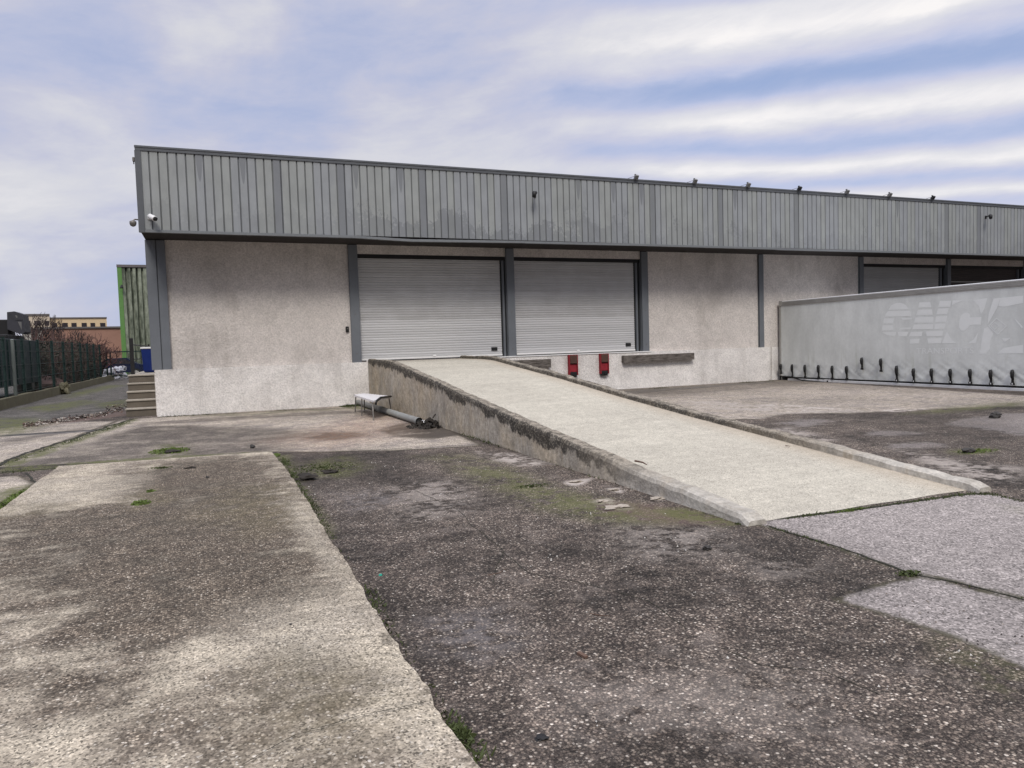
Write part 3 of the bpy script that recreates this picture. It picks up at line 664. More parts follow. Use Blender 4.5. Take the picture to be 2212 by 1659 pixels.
# ribbed fascia with per-pan attributes
PITCHR = .2015; me_v = []; me_f = []; pan_r = []; pan_k = []; grv = []
x = XL+.10; ip = 0; rq = random.Random(11)
darkset = {6: 2, 11: 2, 15: 1, 23: 1, 31: 2, 46: 1}
ztop, zbot = ZFT-.10, ZFB+.066
while x < XR:
    kd = darkset.get(ip, None)
    if kd is None: kd = 0.0 if ip < 25 else (1.0 if rq.random() < .035 else (2.0 if rq.random() < .06 else 0.0))
    rr = rq.random(); i = len(me_v)
    pf = [(0, 0), (.006, 0), (.163, 0), (.174, .030), (.186, .030), (PITCHR, 0)]
    for dx, dy in pf[:-1]:
        me_v += [(x+dx, FY+dy, zbot), (x+dx, FY+dy, ztop)]
    me_v += [(x+PITCHR, FY, zbot), (x+PITCHR, FY, ztop)]
    for k in range(5):
        a = i+2*k; me_f.append((a, a+2, a+3, a+1)); pan_r.append(rr); pan_k.append(float(kd)); grv.append(1.0 if k == 3 else (.75 if k in (2, 4) else 0.0))
    x += PITCHR; ip += 1
me = bpy.data.meshes.new('fascia'); bx, by, bz = wh['_base']
me.from_pydata([(a-bx, c-by, e-bz) for a, c, e in me_v], [], me_f); me.materials.append(m_fascia)
for nm, a in (('pan', pan_r), ('kind', pan_k), ('groove', grv)):
    q = me.attributes.new(nm, 'FLOAT', 'FACE'); q.data.foreach_set('value', np.array(a, np.float32))
fo = bpy.data.objects.new('fascia', me); S.collection.objects.link(fo); fo.parent = wh
mb = MB()
mb.box((XL-.02, FY-.035, ZFT-.05), (XR, FY+.10, ZFT+.004), .008); mb.box((XL-.012, FY-.022, ZFT-.115), (XR, FY-.002, ZFT-.051)); part(mb, 'top_flashing', m_flash, wh)
# bottom flashing in lengths; the second and third are bent out of line
segs = [(XL-.012, 3.66, 0, 0), (3.66, 5.2, .0, -.055), (5.2, 8.6, -.055, -.012), (8.6, 12.2, -.018, -.004), (12.2, 18.0, 0, .0), (18.0, 24.2, -.012, -.002), (24.2, 31, 0, 0), (31, 45, -.006, 0), (45, XR, 0, 0)]
m_flash2 = flat('bottom_flashing_paint', (.17, .182, .195), .5, 0, .12, 2.5)
for x0, x1, a, c in segs:
    mb = MB(); ys_ = (-.020, .0); h0 = .058
    for s0, s1, yo, za, zb in ((0, 0, 0, 0, 0),):
        A = (x0, FY-.016, ZFB+a); B = (x1-.003, FY-.016, ZFB+c); up_ = Vector((0, 0, h0))
        mb.quad(A, B, (B[0], B[1], B[2]+h0), (A[0], A[1], A[2]+h0))
        mb.quad((A[0], A[1], A[2]+h0), (B[0], B[1], B[2]+h0), (B[0], FY+.02, B[2]+h0+.012), (A[0], FY+.02, A[2]+h0+.012))
        mb.quad(A, (A[0], FY+.09, A[2]), (B[0], FY+.09, B[2]), B)
        mb.quad(A, (A[0], A[1], A[2]+h0), (A[0], FY+.02, A[2]+h0+.012), (A[0], FY+.09, A[2]))
    part(mb, 'bottom_flashing', m_flash2, wh)
mb = MB(); mb.box((XL-.022, FY-.030, ZFB+.002), (XL+.11, FY+.07, ZFT-.12)); part(mb, 'corner_flashing', m_flash, wh)
# timbers and bumpers on the dock face
for x0, x1, z0, z1, sd_ in ((7.35, 9.87, .83, 1.10, 1), (12.53, 15.33, .885, 1.115, 2)):
    mb = MB(); n = 26; q = random.Random(sd_)
    R = [[], [], [], []]
    for i in range(n+1):
        xx = x0+(x1-x0)*i/n; t = (q.random()-.5)*.02; e = (q.random()-.5)*.016
        for k, (yy, zz) in enumerate(((PF-.002, z0), (PF-.16+t, z0+e), (PF-.16+t*.6, z1+e*.6), (PF-.002, z1))): R[k].append((xx, yy, zz))
    for k in range(4):
        for i in range(n): mb.quad(R[k][i], R[k][i+1], R[(k+1) % 4][i+1], R[(k+1) % 4][i])
    mb.quad(*[R[k][0] for k in range(4)]); mb.quad(*[R[k][n] for k in range(4)][::-1]); part(mb, 'timber_buffer', m_timber, wh)
for x0 in (10.53, 11.67):
    mb = MB(); x1 = x0+.31; z0, z1 = .55, 1.21
    mb.box((x0, PF-.02, z0), (x1, PF-.003, z1)); mb.box((x0, PF-.13, z0), (x0+.022, PF-.0205, z1)); mb.box((x1-.022, PF-.13, z0), (x1, PF-.0205, z1))
    mb.box((x0+.03, PF-.10, z0+.10), (x1-.03, PF-.021, z0+.36), .01); bp = part(mb, 'dock_bumper', m_red, wh)
    mb = MB(); mb.box((x0+.024, PF-.15, z0+.365), (x1-.024, PF-.021, z1-.02), .02); part(mb, 'rubber_block', m_rubber_brown, bp)
    mb = MB(); mb.box((x0+.03, PF-.11, z0-.06), (x1-.03, PF-.02, z0+.095), .02); mb.tube([(x0+.155, PF-.14, z0+.0), (x0+.155, PF-.112, z0+.0)], .03, 8); part(mb, 'bumper_bracket', m_black, bp)
mb = MB(); mb.box((3.545, D-.05, 2.09), (3.635, D-.002, 2.25), .012); sw = part(mb, 'switch_box', m_black, wh)
mb = MB(); mb.tube([(3.59, D-.062, 2.19), (3.59, D-.05, 2.19)], .018, 8); part(mb, 'button', m_steel, sw)

# lamps and cameras on the fascia
def floodlight(x, label, m):
    t = thing('floodlight', (x, FY, ZFT), label, 'floodlight', 'floodlights along the top of the fascia'); t.scale = (.6, .6, .6)
    mb = MB(); mb.tube([(x-.42, FY+.04, ZFT+.0), (x-.10, FY-.10, ZFT+.10), (x-.0, FY-.16, ZFT+.13)], .012, 6); mb.tube([(x, FY+.05, ZFT-.0), (x, FY-.08, ZFT+.12)], .018, 6); part(mb, 'arm', m_steel, t)
    mb = MB(); mb.obox((x+.03, FY-.18, ZFT+.07), (.10, 0, 0), (0, .05, .035), (0, -.06, .085)); part(mb, 'lamp_head', m, t)
    mb = MB(); mb.obox((x+.0, FY-.14, ZFT+.19), (.035, 0, 0), (0, .035, 0), (0, 0, .035)); part(mb, 'sensor', m_black, t)
fl_lab = ['grey floodlight first from the left on the roof edge, above the second shutter', 'grey floodlight second from the left on the roof edge', 'grey floodlight third from the left, just left of the first black one',
          'black floodlight nearest the middle of the row on the roof edge', 'pale grey floodlight just right of the middle black floodlight', 'pale grey floodlight just left of the last black floodlight', 'black floodlight at the far right end of the row on the roof edge']
m_lampgrey = flat('lamp_grey', (.17, .17, .165), .5)
for i, fx in enumerate((12.37, 14.57, 16.71, 18.91, 21.10, 23.19, 25.43)): floodlight(fx, fl_lab[i], m_black if i in (3, 6) else m_lampgrey)
for i, (lx, lz) in enumerate(((8.84, 5.90), (28.41, 6.01))):
    t = thing('wall_lamp', (lx, FY, lz), ['small black lamp on a short arm above the double shutters', 'small black lamp on a short arm at the far right of the fascia'][i], 'lamp', 'small black lamps on the ribbed fascia')
    mb = MB(); mb.box((lx+.08, FY-.03, lz-.02), (lx+.16, FY-.001, lz+.10), .006); mb.tube([(lx+.12, FY-.02, lz+.05), (lx-.0, FY-.26, lz+.06)], .022, 6); part(mb, 'arm', m_black, t)
    mb = MB(); mb.tube([(lx+.06, FY-.22, lz+.07), (lx-.02, FY-.30, lz+.04), (lx-.05, FY-.33, lz-.07)], [.05, .07, .055], 10); part(mb, 'lamp_head', m_black, t, True)
# bullet camera
cx, cz = -1.13, 4.88
t = thing('security_camera', (cx, FY, cz), 'white bullet camera on the lower left corner of the fascia', 'camera')
mb = MB(); mb.tube([(cx-.10, FY-.002, cz+.02), (cx-.10, FY-.03, cz+.02)], .05, 14); mb.tube([(cx-.10, FY-.03, cz+.02), (cx-.07, FY-.10, cz+.02)], .018, 8); part(mb, 'mount', m_white, t, True)
mb = MB(); d0 = Vector((.60, -.66, -.40)).normalized(); c0 = Vector((cx-.10, FY-.10, cz+.05)); mb.tube([c0, c0+d0*.012, c0+d0*.19, c0+d0*.20], [.045, .062, .062, .058], 16); part(mb, 'housing', m_white, t, True)
mb = MB(); mb.tube([c0+d0*.2005, c0+d0*.235], [.052, .048], 16); part(mb, 'lens', m_black, t, True)
# dome camera at the corner
cx, cz = XL-.14, 4.76
t = thing('dome_camera', (XL, FY+.03, cz), 'small grey dome camera on a bracket off the left corner of the fascia', 'camera')
mb = MB(); mb.tube([(XL-.02, FY+.05, cz+.10), (XL-.10, FY+.03, cz+.10), (cx, FY+.02, cz+.06)], .018, 8); part(mb, 'bracket', m_steel, t)
mb = MB(); mb.tube([(cx, FY+.02, cz+.07), (cx, FY+.02, cz+.05), (cx, FY+.02, cz), (cx, FY+.02, cz-.05), (cx, FY+.02, cz-.075)], [.03, .075, .078, .06, .02], 14); part(mb, 'dome', m_steel, t, True)
cz = 6.28; t = thing('junction_box', (XL, FY+.03, cz), 'tiny dark box high on the left corner of the fascia', 'box')
mb = MB(); mb.box((XL-.075, FY, cz-.05), (XL-.023, FY+.08, cz+.05), .01); part(mb, 'box_body', m_steel, t)
mb = MB(); mb.tube([(XL-.05, FY+.04, cz-.05), (XL-.05, FY+.04, cz-.11)], .012, 6); part(mb, 'cable_gland', m_black, t)

# ------------------------------------------------------------------ ramp
rp = thing('concrete_ramp', (5.5, 5, 0), 'sloping beige concrete ramp with low side walls rising to the left shutter', 'ramp')
RY = [4.92, 6.0, 7.1, 9.4, 11.6, 14.0, 16.3, 18.0, 18.8, D-.10]
RZ = [.004, .095, .185, .375, .575, .825, 1.03, 1.185, 1.215, 1.222]
def rz(y): return float(np.interp(y, RY, RZ))
ry = np.concatenate([np.linspace(4.90, 20.9, 90)]); mb = MB()
nx = 14
for j in range(len(ry)-1):
    for i in range(nx):
        xa, xb = 4.30+(6.92-4.30)*i/nx, 4.30+(6.92-4.30)*(i+1)/nx
        f0 = lambda xx, k: (xx, ry[k] + (.0 if k else (.03+.012*math.sin(xx*7))), rz(ry[k]))
        mb.quad(f0(xa, j), f0(xb, j), f0(xb, j+1), f0(xa, j+1))
part(mb, 'deck', m_ramp, rp, True)
def curb(x0, x1, outer, ys0, hh, seed, lich, name):
    """side wall: cross-section with rounded top, attribute up = depth below top"""
    Y = np.linspace(ys0, 20.85, 170); n1 = vnoise(Y, seed, 1.1)*.02+vnoise(Y, seed+1, 5)*.018+vnoise(Y, seed+2, 17)*.012
    n2 = vnoise(Y, seed+3, 2)*.03+vnoise(Y, seed+4, 9)*.018
    V = []; Fc = []; upv = []; lv = []
    prof = 9
    for k, y in enumerate(Y):
        top = rz(y)+hh+n1[k]; top = max(top, .085+n1[k]) * min(1.0, .5+(y-ys0)/.10)
        a = x0+n2[k]*.4; c = x1+n2[k]*.4
        inner0 = max(-.02, rz(y)-.06)
        if outer == 'L': P = [(a, -.05, top+.05), (a, max(0, top-.55), .55), (a, max(0.0, top-.22), .22), (a, top-.05, .05), (a+.018, top-.012, .014), (a+.04, top, 0), (c-.03, top-.002, 0), (c-.008, top-.02, .02), (c, inner0, .15)]
        else: P = [(c, -.05, top+.05), (c, max(0, top-.55), .55), (c, max(0.0, top-.22), .22), (c, top-.05, .05), (c-.018, top-.012, .014), (c-.04, top, 0), (a+.03, top-.002, 0), (a+.008, top-.02, .02), (a, inner0, .15)]
        for (xx, zz, u) in P: V.append((xx, y, zz)); upv.append(u); lv.append(lich)
    for k in range(len(Y)-1):
        for j in range(prof-1):
            q = (k*prof+j, k*prof+j+1, (k+1)*prof+j+1, (k+1)*prof+j); Fc.append(q)
    Fc.append(tuple(range(prof)))
    mbc = MB(); mbc.v = V; mbc.f = Fc; o = part(mbc, name, m_curb, rp)
    for nm, a in (('up', upv), ('lich', lv)):
        q = o.data.attributes.new(nm, 'FLOAT', 'POINT'); q.data.foreach_set('value', np.array(a, np.float32))
    return o
curb(4.12, 4.33, 'L', 4.86, .075, 31, 1.0, 'side_wall')['label'] = 'left side wall with black lichen along its top'
curb(6.90, 7.10, 'R', 4.80, .085, 41, .9, 'side_wall')
mb = MB(); mb.box((4.085, D-.135, 0), (4.118, D-.10, 1.27)); part(mb, 'joint_strip', m_plinth, rp)

# ------------------------------------------------------------------ steps, railing, bin
st = thing('concrete_steps', (-1.8, 22, 0), 'five worn concrete steps climbing beside the left end of the plinth', 'steps')
y0 = 21.45
for k in range(5):
    mb = MB(); zt = .215*(k+1); ya = y0+.27*k
    mb.box((-2.17, ya+.03, -.02 if k == 0 else .215*k-.02), (-1.405, ya+.32 if k < 4 else 29.5, zt-.045)); s0 = part(mb, 'step' if k < 4 else 'landing', m_con_d, st)
    mb = MB(); mb.box((-2.19, ya, zt-.044), (-1.402, ya+.33 if k < 4 else 29.5, zt), .008); part(mb, 'nosing', m_con, s0)
mb = MB(); mb.box((-2.16, y0+.4, -.02), (-1.41, 29.4, .2)); mb.box((-2.155, y0+.95, .2), (-1.41, 29.4, 1.0)); part(mb, 'footing', m_con_d, st)
rl = thing('railing', (-2.1, 23.2, 1.08), 'black square post with thin rails at the top of the steps', 'railing')
mb = MB(); mb.box((-2.155, 23.10, 1.076), (-2.06, 23.20, 2.10), .006); part(mb, 'post', m_black, rl)
mb = MB(); mb.tube([(-2.10, 23.2, 1.92), (-2.10, 29.2, 1.92)], .02, 6); mb.tube([(-2.10, 23.2, 1.5), (-2.10, 29.2, 1.5)], .014, 6); mb.box((-2.13, 29.1, 1.076), (-2.07, 29.16, 2.0)); part(mb, 'rail', m_black, rl)
bn = thing('blue_bin', (-1.72, 24.9, 1.08), 'blue plastic bin with pale rim standing at the top of the steps', 'bin')
mb = MB(); zs = [1.085, 1.09, 1.14, 1.80]; ws = [.19, .21, .235, .27]
for k in range(3):
    for (ax, ay), (bx2, by2) in (((-1, -1), (1, -1)), ((1, -1), (1, 1)), ((1, 1), (-1, 1)), ((-1, 1), (-1, -1))):
        a, c = ws[k], ws[k+1]; mb.quad((-1.72+ax*a, 24.9+ay*a, zs[k]), (-1.72+bx2*a, 24.9+by2*a, zs[k]), (-1.72+bx2*c, 24.9+by2*c, zs[k+1]), (-1.72+ax*c, 24.9+ay*c, zs[k+1]))
mb.quad(*[(-1.72+sx_*.19, 24.9+sy_*.19, 1.085) for sx_, sy_ in ((-1, -1), (-1, 1), (1, 1), (1, -1))]); part(mb, 'bin_body', m_blue, bn)
mb = MB(); mb.box((-2.01, 24.61, 1.80), (-1.43, 25.19, 1.855), .01); part(mb, 'rim', m_white, bn)
mb = MB(); mb.box((-1.75, 24.655, 1.35), (-1.69, 24.672, 1.80)); part(mb, 'rib', m_blue, bn)

# ------------------------------------------------------------------ bench, pipe, debris
z_t = .44
A = gp(768, 852, z_t); B = gp(813, 862, z_t)
bt = thing('bench', (3.2, 18.2, 0), 'white ribbed bench top on thin bent metal legs beside the ramp wall', 'bench')
# top corners measured on its own height plane
c1, c2, c3, c4 = gp(764, 853, z_t), gp(806, 866, z_t), gp(845, 856, z_t), gp(786, 850, z_t)
mb = MB(); nr = 10
for i in range(nr):
    for (h0, h1, s0, s1) in ((0, .012, 0, .5), (.012, 0, .5, 1)):
        t0, t1 = (i+s0)/nr, (i+s1)/nr
        p = lambda t, e: (Vector(c1).lerp(Vector(c2), t) if e == 0 else Vector(c4).lerp(Vector(c3), t))
        a, c, d_, e_ = p(t0, 0), p(t1, 0), p(t1, 1), p(t0, 1)
        mb.quad((a.x, a.y, z_t+h0), (c.x, c.y, z_t+h1), (d_.x, d_.y, z_t+h1), (e_.x, e_.y, z_t+h0))
        mb.quad((a.x, a.y, z_t-.03), (a.x, a.y, z_t+h0), (e_.x, e_.y, z_t+h0), (e_.x, e_.y, z_t-.03)) if i == 0 and s0 == 0 else None
for a, c in ((c1, c2), (c2, c3), (c3, c4), (c4, c1)): mb.quad((a[0], a[1], z_t-.035), (c[0], c[1], z_t-.035), (c[0], c[1], z_t+.004), (a[0], a[1], z_t+.004))
part(mb, 'bench_top', m_benchtop, bt)
V1, V2, V3, V4 = [Vector((q[0], q[1], 0)) for q in (c1, c2, c3, c4)]
for a in (V1.lerp(V3, .06), V2.lerp(V4, .06), V3.lerp(V1, .06), V4.lerp(V2, .06), V1.lerp(V2, .45)):
    mb = MB(); cc = (V1+V2+V3+V4)/4; out = (a-cc)*.06
    mb.tube([(a.x, a.y, z_t-.03), (a.x+out.x, a.y+out.y, .2), (a.x+out.x*1.6, a.y+out.y*1.6, 0)], .014, 6); part(mb, 'leg', m_steel, bt)
mb = MB(); P0, P1 = V2.lerp(V3, .12), V2.lerp(V3, .98)
mb.tube([(P0.x, P0.y, z_t-.10), (P0.x+.02, P0.y, z_t-.02), ((P0.x*2+P1.x)/3, (P0.y*2+P1.y)/3, z_t+.03), (P1.x, P1.y, z_t+.0)], .026, 8); part(mb, 'armrest', m_black, bt, True)

pe, ps = gp(905, 910, .085), gp(772, 868, .085)
ps = ps + (ps-pe)*.10
pp = thing('drain_pipe', tuple((pe+ps)/2), 'long grey pipe lying on the ground along the ramp wall behind the bench', 'pipe')
d_ = Vector(ps-pe)
mb = MB(); mb.tube([Vector(pe)+d_*t for t in (0, .45, .4501, .52, .5201, 1)], [.072, .072, .080, .080, .072, .072], 16, False); part(mb, 'pipe_body', m_pipe, pp, True)
mb = MB(); mb.tube([Vector(pe)-d_.normalized()*.03, Vector(pe)+d_.normalized()*.10], .080, 16, False); mb.tube([Vector(pe)+d_.normalized()*.06, Vector(pe)+d_.normalized()*.061], .066, 16); part(mb, 'socket', m_pipe, pp, True)

dc = gp(932, 921)
mb = MB(); q = random.Random(4)
for k in range(26):
    a = q.uniform(0, 6.28); r = q.random()**.6*.30; h = .24*(1-r/.34)*q.uniform(.4, 1.1)
    lump(mb, (dc[0]+math.cos(a)*r*1.1, dc[1]+math.sin(a)*r, h*.6), (q.uniform(.03, .09), q.uniform(.03, .09), q.uniform(.02, .07)), k, 1, .5)
dh = thing('debris_heap', tuple(dc), 'black heap of rotten rags and leaves at the open end of the grey pipe', 'debris heap')
part(mb, 'rag_pile', m_debris, dh); mb = MB()
for k in range(130):
    a = q.uniform(0, 6.28); r = q.random()**.5*.5; p = Vector((dc[0]+math.cos(a)*r, dc[1]+math.sin(a)*r, max(.01, .25*(1-r/.4))*q.random()+.01)); u = Vector((q.uniform(-1, 1), q.uniform(-1, 1), q.uniform(-.5, .8))).normalized()*q.uniform(.02, .07); v = u.orthogonal().normalized()*q.uniform(.01, .03)
    mb.quad(p-u-v, p+u-v, p+u+v, p-u+v)
part(mb, 'scraps', m_debris, dh)['kind'] = 'stuff'
mb = MB(); wc = gp(914, 913, .06); lump(mb, tuple(wc), (.07, .05, .055), 8, 2, .3); single(mb, 'plastic_scrap', m_white, tuple(wc), 'crumpled white plastic scrap on the edge of the black heap', 'litter')

# ------------------------------------------------------------------ trailer
TX = 19.22; TW = 2.5; TY1 = 20.98-.14; TY0 = TY1-13.6; TT_ = 2.86
tr = thing('semi_trailer', (TX+TW/2, (TY0+TY1)/2, -1.0), 'grey curtain sided semi trailer with ghosted lettering backed into the sunken dock', 'trailer')
# curtain: fine grid with folds near the foot
zc0, zc1 = .13, 2.69; ny, nz = 560, 80
Yc = np.linspace(TY1-.02, TY0+.05, ny); Zc = np.linspace(zc0, zc1, nz); YC, ZC = np.meshgrid(Yc, Zc, indexing='ij')
def vn2(a, c, seed):
    q = np.random.RandomState(seed).rand(64, 64); i = np.floor(a).astype(int); j = np.floor(c).astype(int); f = a-i; g = c-j; f = f*f*(3-2*f); g = g*g*(3-2*g)
    Q = lambda m, n_: q[m % 64, n_ % 64]
    return (Q(i, j)*(1-f)+Q(i+1, j)*f)*(1-g)+(Q(i, j+1)*(1-f)+Q(i+1, j+1)*f)*g-.5
ztx = float(onX((3300+1000/4.096)/1.736, (1080+1010/4.096)/1.736, TX)[2])-.03
low = np.clip((ztx-ZC)/.5, 0, 1)**1.3*np.clip((ZC-.10)/.12, 0.15, 1)
diag = YC*1.0
disp = low*(vn2((YC+ZC*1.1)*3.6, ZC*1.7, 1)*.018 + vn2((YC-ZC*1.4)*7.3, ZC*3.1, 2)*.014 + vn2((YC+ZC*.9)*17, ZC*5, 4)*.008) + vn2(YC*.9, ZC*.8, 3)*.012*np.clip((ztx-ZC)/.4, 0, 1)
mb = MB(); X_ = TX + disp
vv = np.stack([X_, YC, ZC], -1).reshape(-1, 3); idx = np.arange(ny*nz).reshape(ny, nz)
mb.v = [tuple(p) for p in vv.tolist()]; mb.f = [tuple(q) for q in np.stack([idx[:-1, :-1], idx[:-1, 1:], idx[1:, 1:], idx[1:, :-1]], -1).reshape(-1, 4).tolist()]
cu = part(mb, 'curtain', m_curtain, tr, True)
# lettering
def z8(x, y): return (3300+x/4.096)/1.736, (1080+y/4.096)/1.736
def decal(mb, pts, off=.0):
    P = [onX(*z8(*p), TX) for p in pts]; mb.quad(*[(TX-.0025-off, p[1], p[2]) for p in P])
L = MB()
for pts in [[(130, 335), (175, 265), (235, 235), (300, 225), (360, 240), (405, 270), (445, 330)], [(75, 440), (95, 390), (120, 355), (455, 345), (475, 385), (487, 435)], [(50, 545), (55, 500), (65, 465), (220, 465), (200, 545)], [(325, 463), (490, 457), (490, 482), (350, 490)],
            [(30, 655), (40, 572), (200, 572), (200, 610), (212, 650)], [(295, 640), (320, 612), (475, 605), (470, 635)], [(35, 680), (245, 675), (250, 700), (225, 742), (110, 725)], [(272, 677), (440, 670), (412, 740), (290, 742)],
            [(588, 303), (605, 222), (772, 215), (792, 297)], [(895, 293), (920, 200), (1095, 195), (1080, 290)], [(555, 420), (582, 335), (797, 327), (812, 412)], [(868, 405), (890, 317), (1060, 307), (1032, 405)],
            [(525, 532), (547, 452), (825, 442), (820, 535)], [(845, 525), (865, 437), (1035, 430), (1015, 520)], [(495, 637), (520, 562), (818, 550), (813, 632)], [(835, 632), (845, 552), (1010, 545), (985, 627)],
            [(440, 747), (475, 677), (655, 668), (640, 742)], [(718, 742), (705, 667), (975, 657), (960, 737)], [(455, 857), (462, 785), (610, 780), (595, 850)], [(740, 852), (730, 775), (950, 770), (935, 850)],
            [(1105, 265), (1117, 190), (1300, 183), (1180, 228)], [(1430, 185), (1650, 155), (1600, 330), (1550, 400), (1520, 280)],
            [(1245, 655), (1215, 600), (1220, 490), (1250, 415), (1300, 380), (1350, 378), (1385, 410), (1385, 450), (1560, 445), (1550, 565), (1385, 567), (1340, 620), (1290, 660)],
            [(1000, 730), (1030, 660), (1070, 745), (1110, 800), (1180, 850), (950, 850), (985, 775)], [(1345, 852), (1440, 790), (1515, 670), (1470, 850)],
            [(1745, 162), (1850, 152), (1800, 300), (1700, 480), (1650, 560), (1670, 400)], [(1600, 620), (1660, 600), (1740, 700), (1700, 800), (1690, 930), (1630, 1010), (1530, 1012)], [(1850, 152), (2200, 115), (2200, 230), (1900, 290), (1820, 280)],
            [(1870, 772), (2010, 765), (1915, 832)], [(1800, 1010), (1900, 920), (2200, 870), (2200, 1000)]]:
    decal(L, pts)
o_ = part(L, 'lettering', m_letter, cu, label='ghosted light letters on the curtain')
L = MB()
def ringq(pts, k):
    c = np.mean(np.array(pts, float), 0); inn = [tuple(c+(np.array(p)-c)*k) for p in pts]
    for i in range(len(pts)):
        j = (i+1) % len(pts); decal(L, [pts[i], pts[j], inn[j], inn[i]], .0015)
ringq([(1662, 580), (1790, 455), (1955, 580), (1810, 722)], .86); ringq([(1700, 580), (1765, 520), (1830, 580), (1765, 645)], .75)
decal(L, [(2060, 470), (2090, 480), (2200, 600), (2180, 620)], .0015)
part(L, 'emblem', m_letter, cu)
fc = bpy.data.curves.new('t', 'FONT'); fc.body = 'TRANSPORTS'; fc.size = 1.0; fc.resolution_u = 4
fo_ = bpy.data.objects.new('t', fc); S.collection.objects.link(fo_); bpy.context.view_layer.update()
tme = bpy.data.meshes.new_from_object(fo_); bpy.data.objects.remove(fo_); 
tv = np.array([v.co[:] for v in tme.vertices]); tfc = [tuple(p.vertices) for p in tme.polygons]
pa, pb = onX(*z8(560, 1010), TX), onX(*z8(1440, 1005), TX); ph = onX(*z8(1000, 915), TX)[2]-onX(*z8(1000, 1005), TX)[2]
tx0, tx1 = tv[:, 0].min(), tv[:, 0].max(); th = tv[:, 1].max()
mb = MB(); mb.v = [(TX-.003, pa[1]+(pb[1]-pa[1])*(q[0]-tx0)/(tx1-tx0), pa[2]+(pb[2]-pa[2])*(q[0]-tx0)/(tx1-tx0)+ph*q[1]/th) for q in tv]; mb.f = tfc
part(mb, 'small_lettering', m_letter, cu); bpy.data.meshes.remove(tme)
mb = MB(); mb.box((TX-.02, TY0, 2.69), (TX+.03, TY1, 2.845), .006)
for k, zz in enumerate((2.725, 2.765, 2.81)): mb.box((TX-.028, TY0, zz), (TX-.019, TY1, zz+.012))
rail = part(mb, 'top_rail', m_alu, tr)
mb = MB(); mb.tube([(TX-.005, TY0, 2.85), (TX-.005, TY1, 2.85)], .022, 8); part(mb, 'rail_lip', m_alu_w, rail)
mb = MB(); mb.box((TX+.031, TY0, 2.80), (TX+TW, TY1, 2.85)); part(mb, 'roof', m_alu_w, tr)
mb = MB(); mb.box((TX-.03, TY1-.16, 2.70), (TX+.10, TY1+.01, 2.88), .01); mb.box((TX-.015, TY1-.07, -.2), (TX+.10, TY1+.012, 2.70)); mb.box((TX+.1, TY1-.05, -.2), (TX+TW, TY1+.01, 2.80)); part(mb, 'rear_frame', m_alu, tr)
mb = MB(); mb.box((TX-.03, TY0, -.075), (TX+.05, TY1-.4, .075), .008); mb.box((TX+.05, TY0, -.12), (TX+TW-.05, TY1, -.01)); part(mb, 'side_rail', m_alu_w, tr)
mb = MB(); mb.box((TX-.012, TY0, .077), (TX+.04, TY1-.4, .118)); part(mb, 'rail_slot', m_dark, tr)
mb = MB(); mb.box((TX+.06, TY0, -.1), (TX+TW, TY0+.05, 2.80)); part(mb, 'headboard', m_alu, tr)
mb = MB(); mb.box((TX+TW-.02, TY0+.06, -.1), (TX+TW, TY1-.06, 2.80)); part(mb, 'far_curtain', m_curtain, tr)
for (yy) in (TY1-2.4, TY1-3.7, TY1-5.0):
    for xx in (TX+.08, TX+TW-.38):
        mb = MB(); mb.tube([(xx, yy, -.62), (xx+.03, yy, -.62), (xx+.27, yy, -.62), (xx+.3, yy, -.62)], [.44, .48, .48, .44], 22); wl = part(mb, 'wheel', m_black, tr, True)
        mb = MB(); mb.tube([(xx-.012, yy, -.62), (xx+.05, yy, -.62)], [.22, .27], 18); part(mb, 'rim', m_alu, wl)
bx_px = [(283, 885, 962), (373, 887, 990), (475, 890, 995), (583, 892, 997), (693, 898, 1005), (808, 900, 1008), (930, 833, 928), (1082, 840, 945), (1208, 897, 1022), (1343, 920, 1028), (1487, 920, 1032), (1637, 922, 1035), (1795, 925, 1040), (1960, 930, 1048), (2133, 930, 1050)]
for k, (bx_, t0, t1) in enumerate(bx_px):
    pt = onX((2800+bx_/2.127)/1.736, (950+t0/2.127)/1.736, TX); pb = onX((2800+bx_/2.127)/1.736, (950+t1/2.127)/1.736, TX); yy = pt[1]; za, zb = pt[2], max(.02, pb[2])
    lo = max(0, min(1, (1.0-za)/.8)); XO = TX-.065
    h = za-zb; mb = MB()
    mb.tube([(XO+.03, yy, za), (XO+.0, yy, za-.03*h), (XO-.012, yy, za-.20*h), (XO-.006, yy, za-.46*h), (XO+.01, yy, za-.62*h)], [.016, .040, .050, .043, .026], 8)
    bk = part(mb, 'buckle', m_black, tr, True)
    mb = MB(); mb.box((XO+.008, yy-.034, zb), (XO+.016, yy+.034, za-.50*h)); mb.box((XO-.003, yy-.048, zb-.0), (XO+.022, yy+.048, zb+.14*h)); part(mb, 'strap', m_black, bk)
    if k > 7:
        mb = MB(); mb.box((XO-.010, yy-.014, zb+.015), (XO+.0, yy+.014, zb+.055)); part(mb, 'hook', m_alu_w, bk)
mb = MB(); ya = TY1-.05
mb.tube([(TX-.05, ya, .14), (TX-.05, ya-.5, .13), (TX-.05, ya-1.1, .02), (TX-.05, ya-2.4, -.02)], .022, 6); mb.tube([(TX-.04, ya, .14), (TX-.04, ya, -.1)], .03, 6); part(mb, 'rear_strap', m_black, tr)
yk = onX(1790, 822, TX)[1]; mb = MB(); mb.box((TX-.05, yk-.16, -.06), (TX-.032, yk+.16, .09), .004); mk = part(mb, 'marker_plate', m_white, tr)
mb = MB(); mb.box((TX-.056, yk-.03, -.03), (TX-.051, yk+.03, .06)); part(mb, 'plate_mark', m_black, mk)

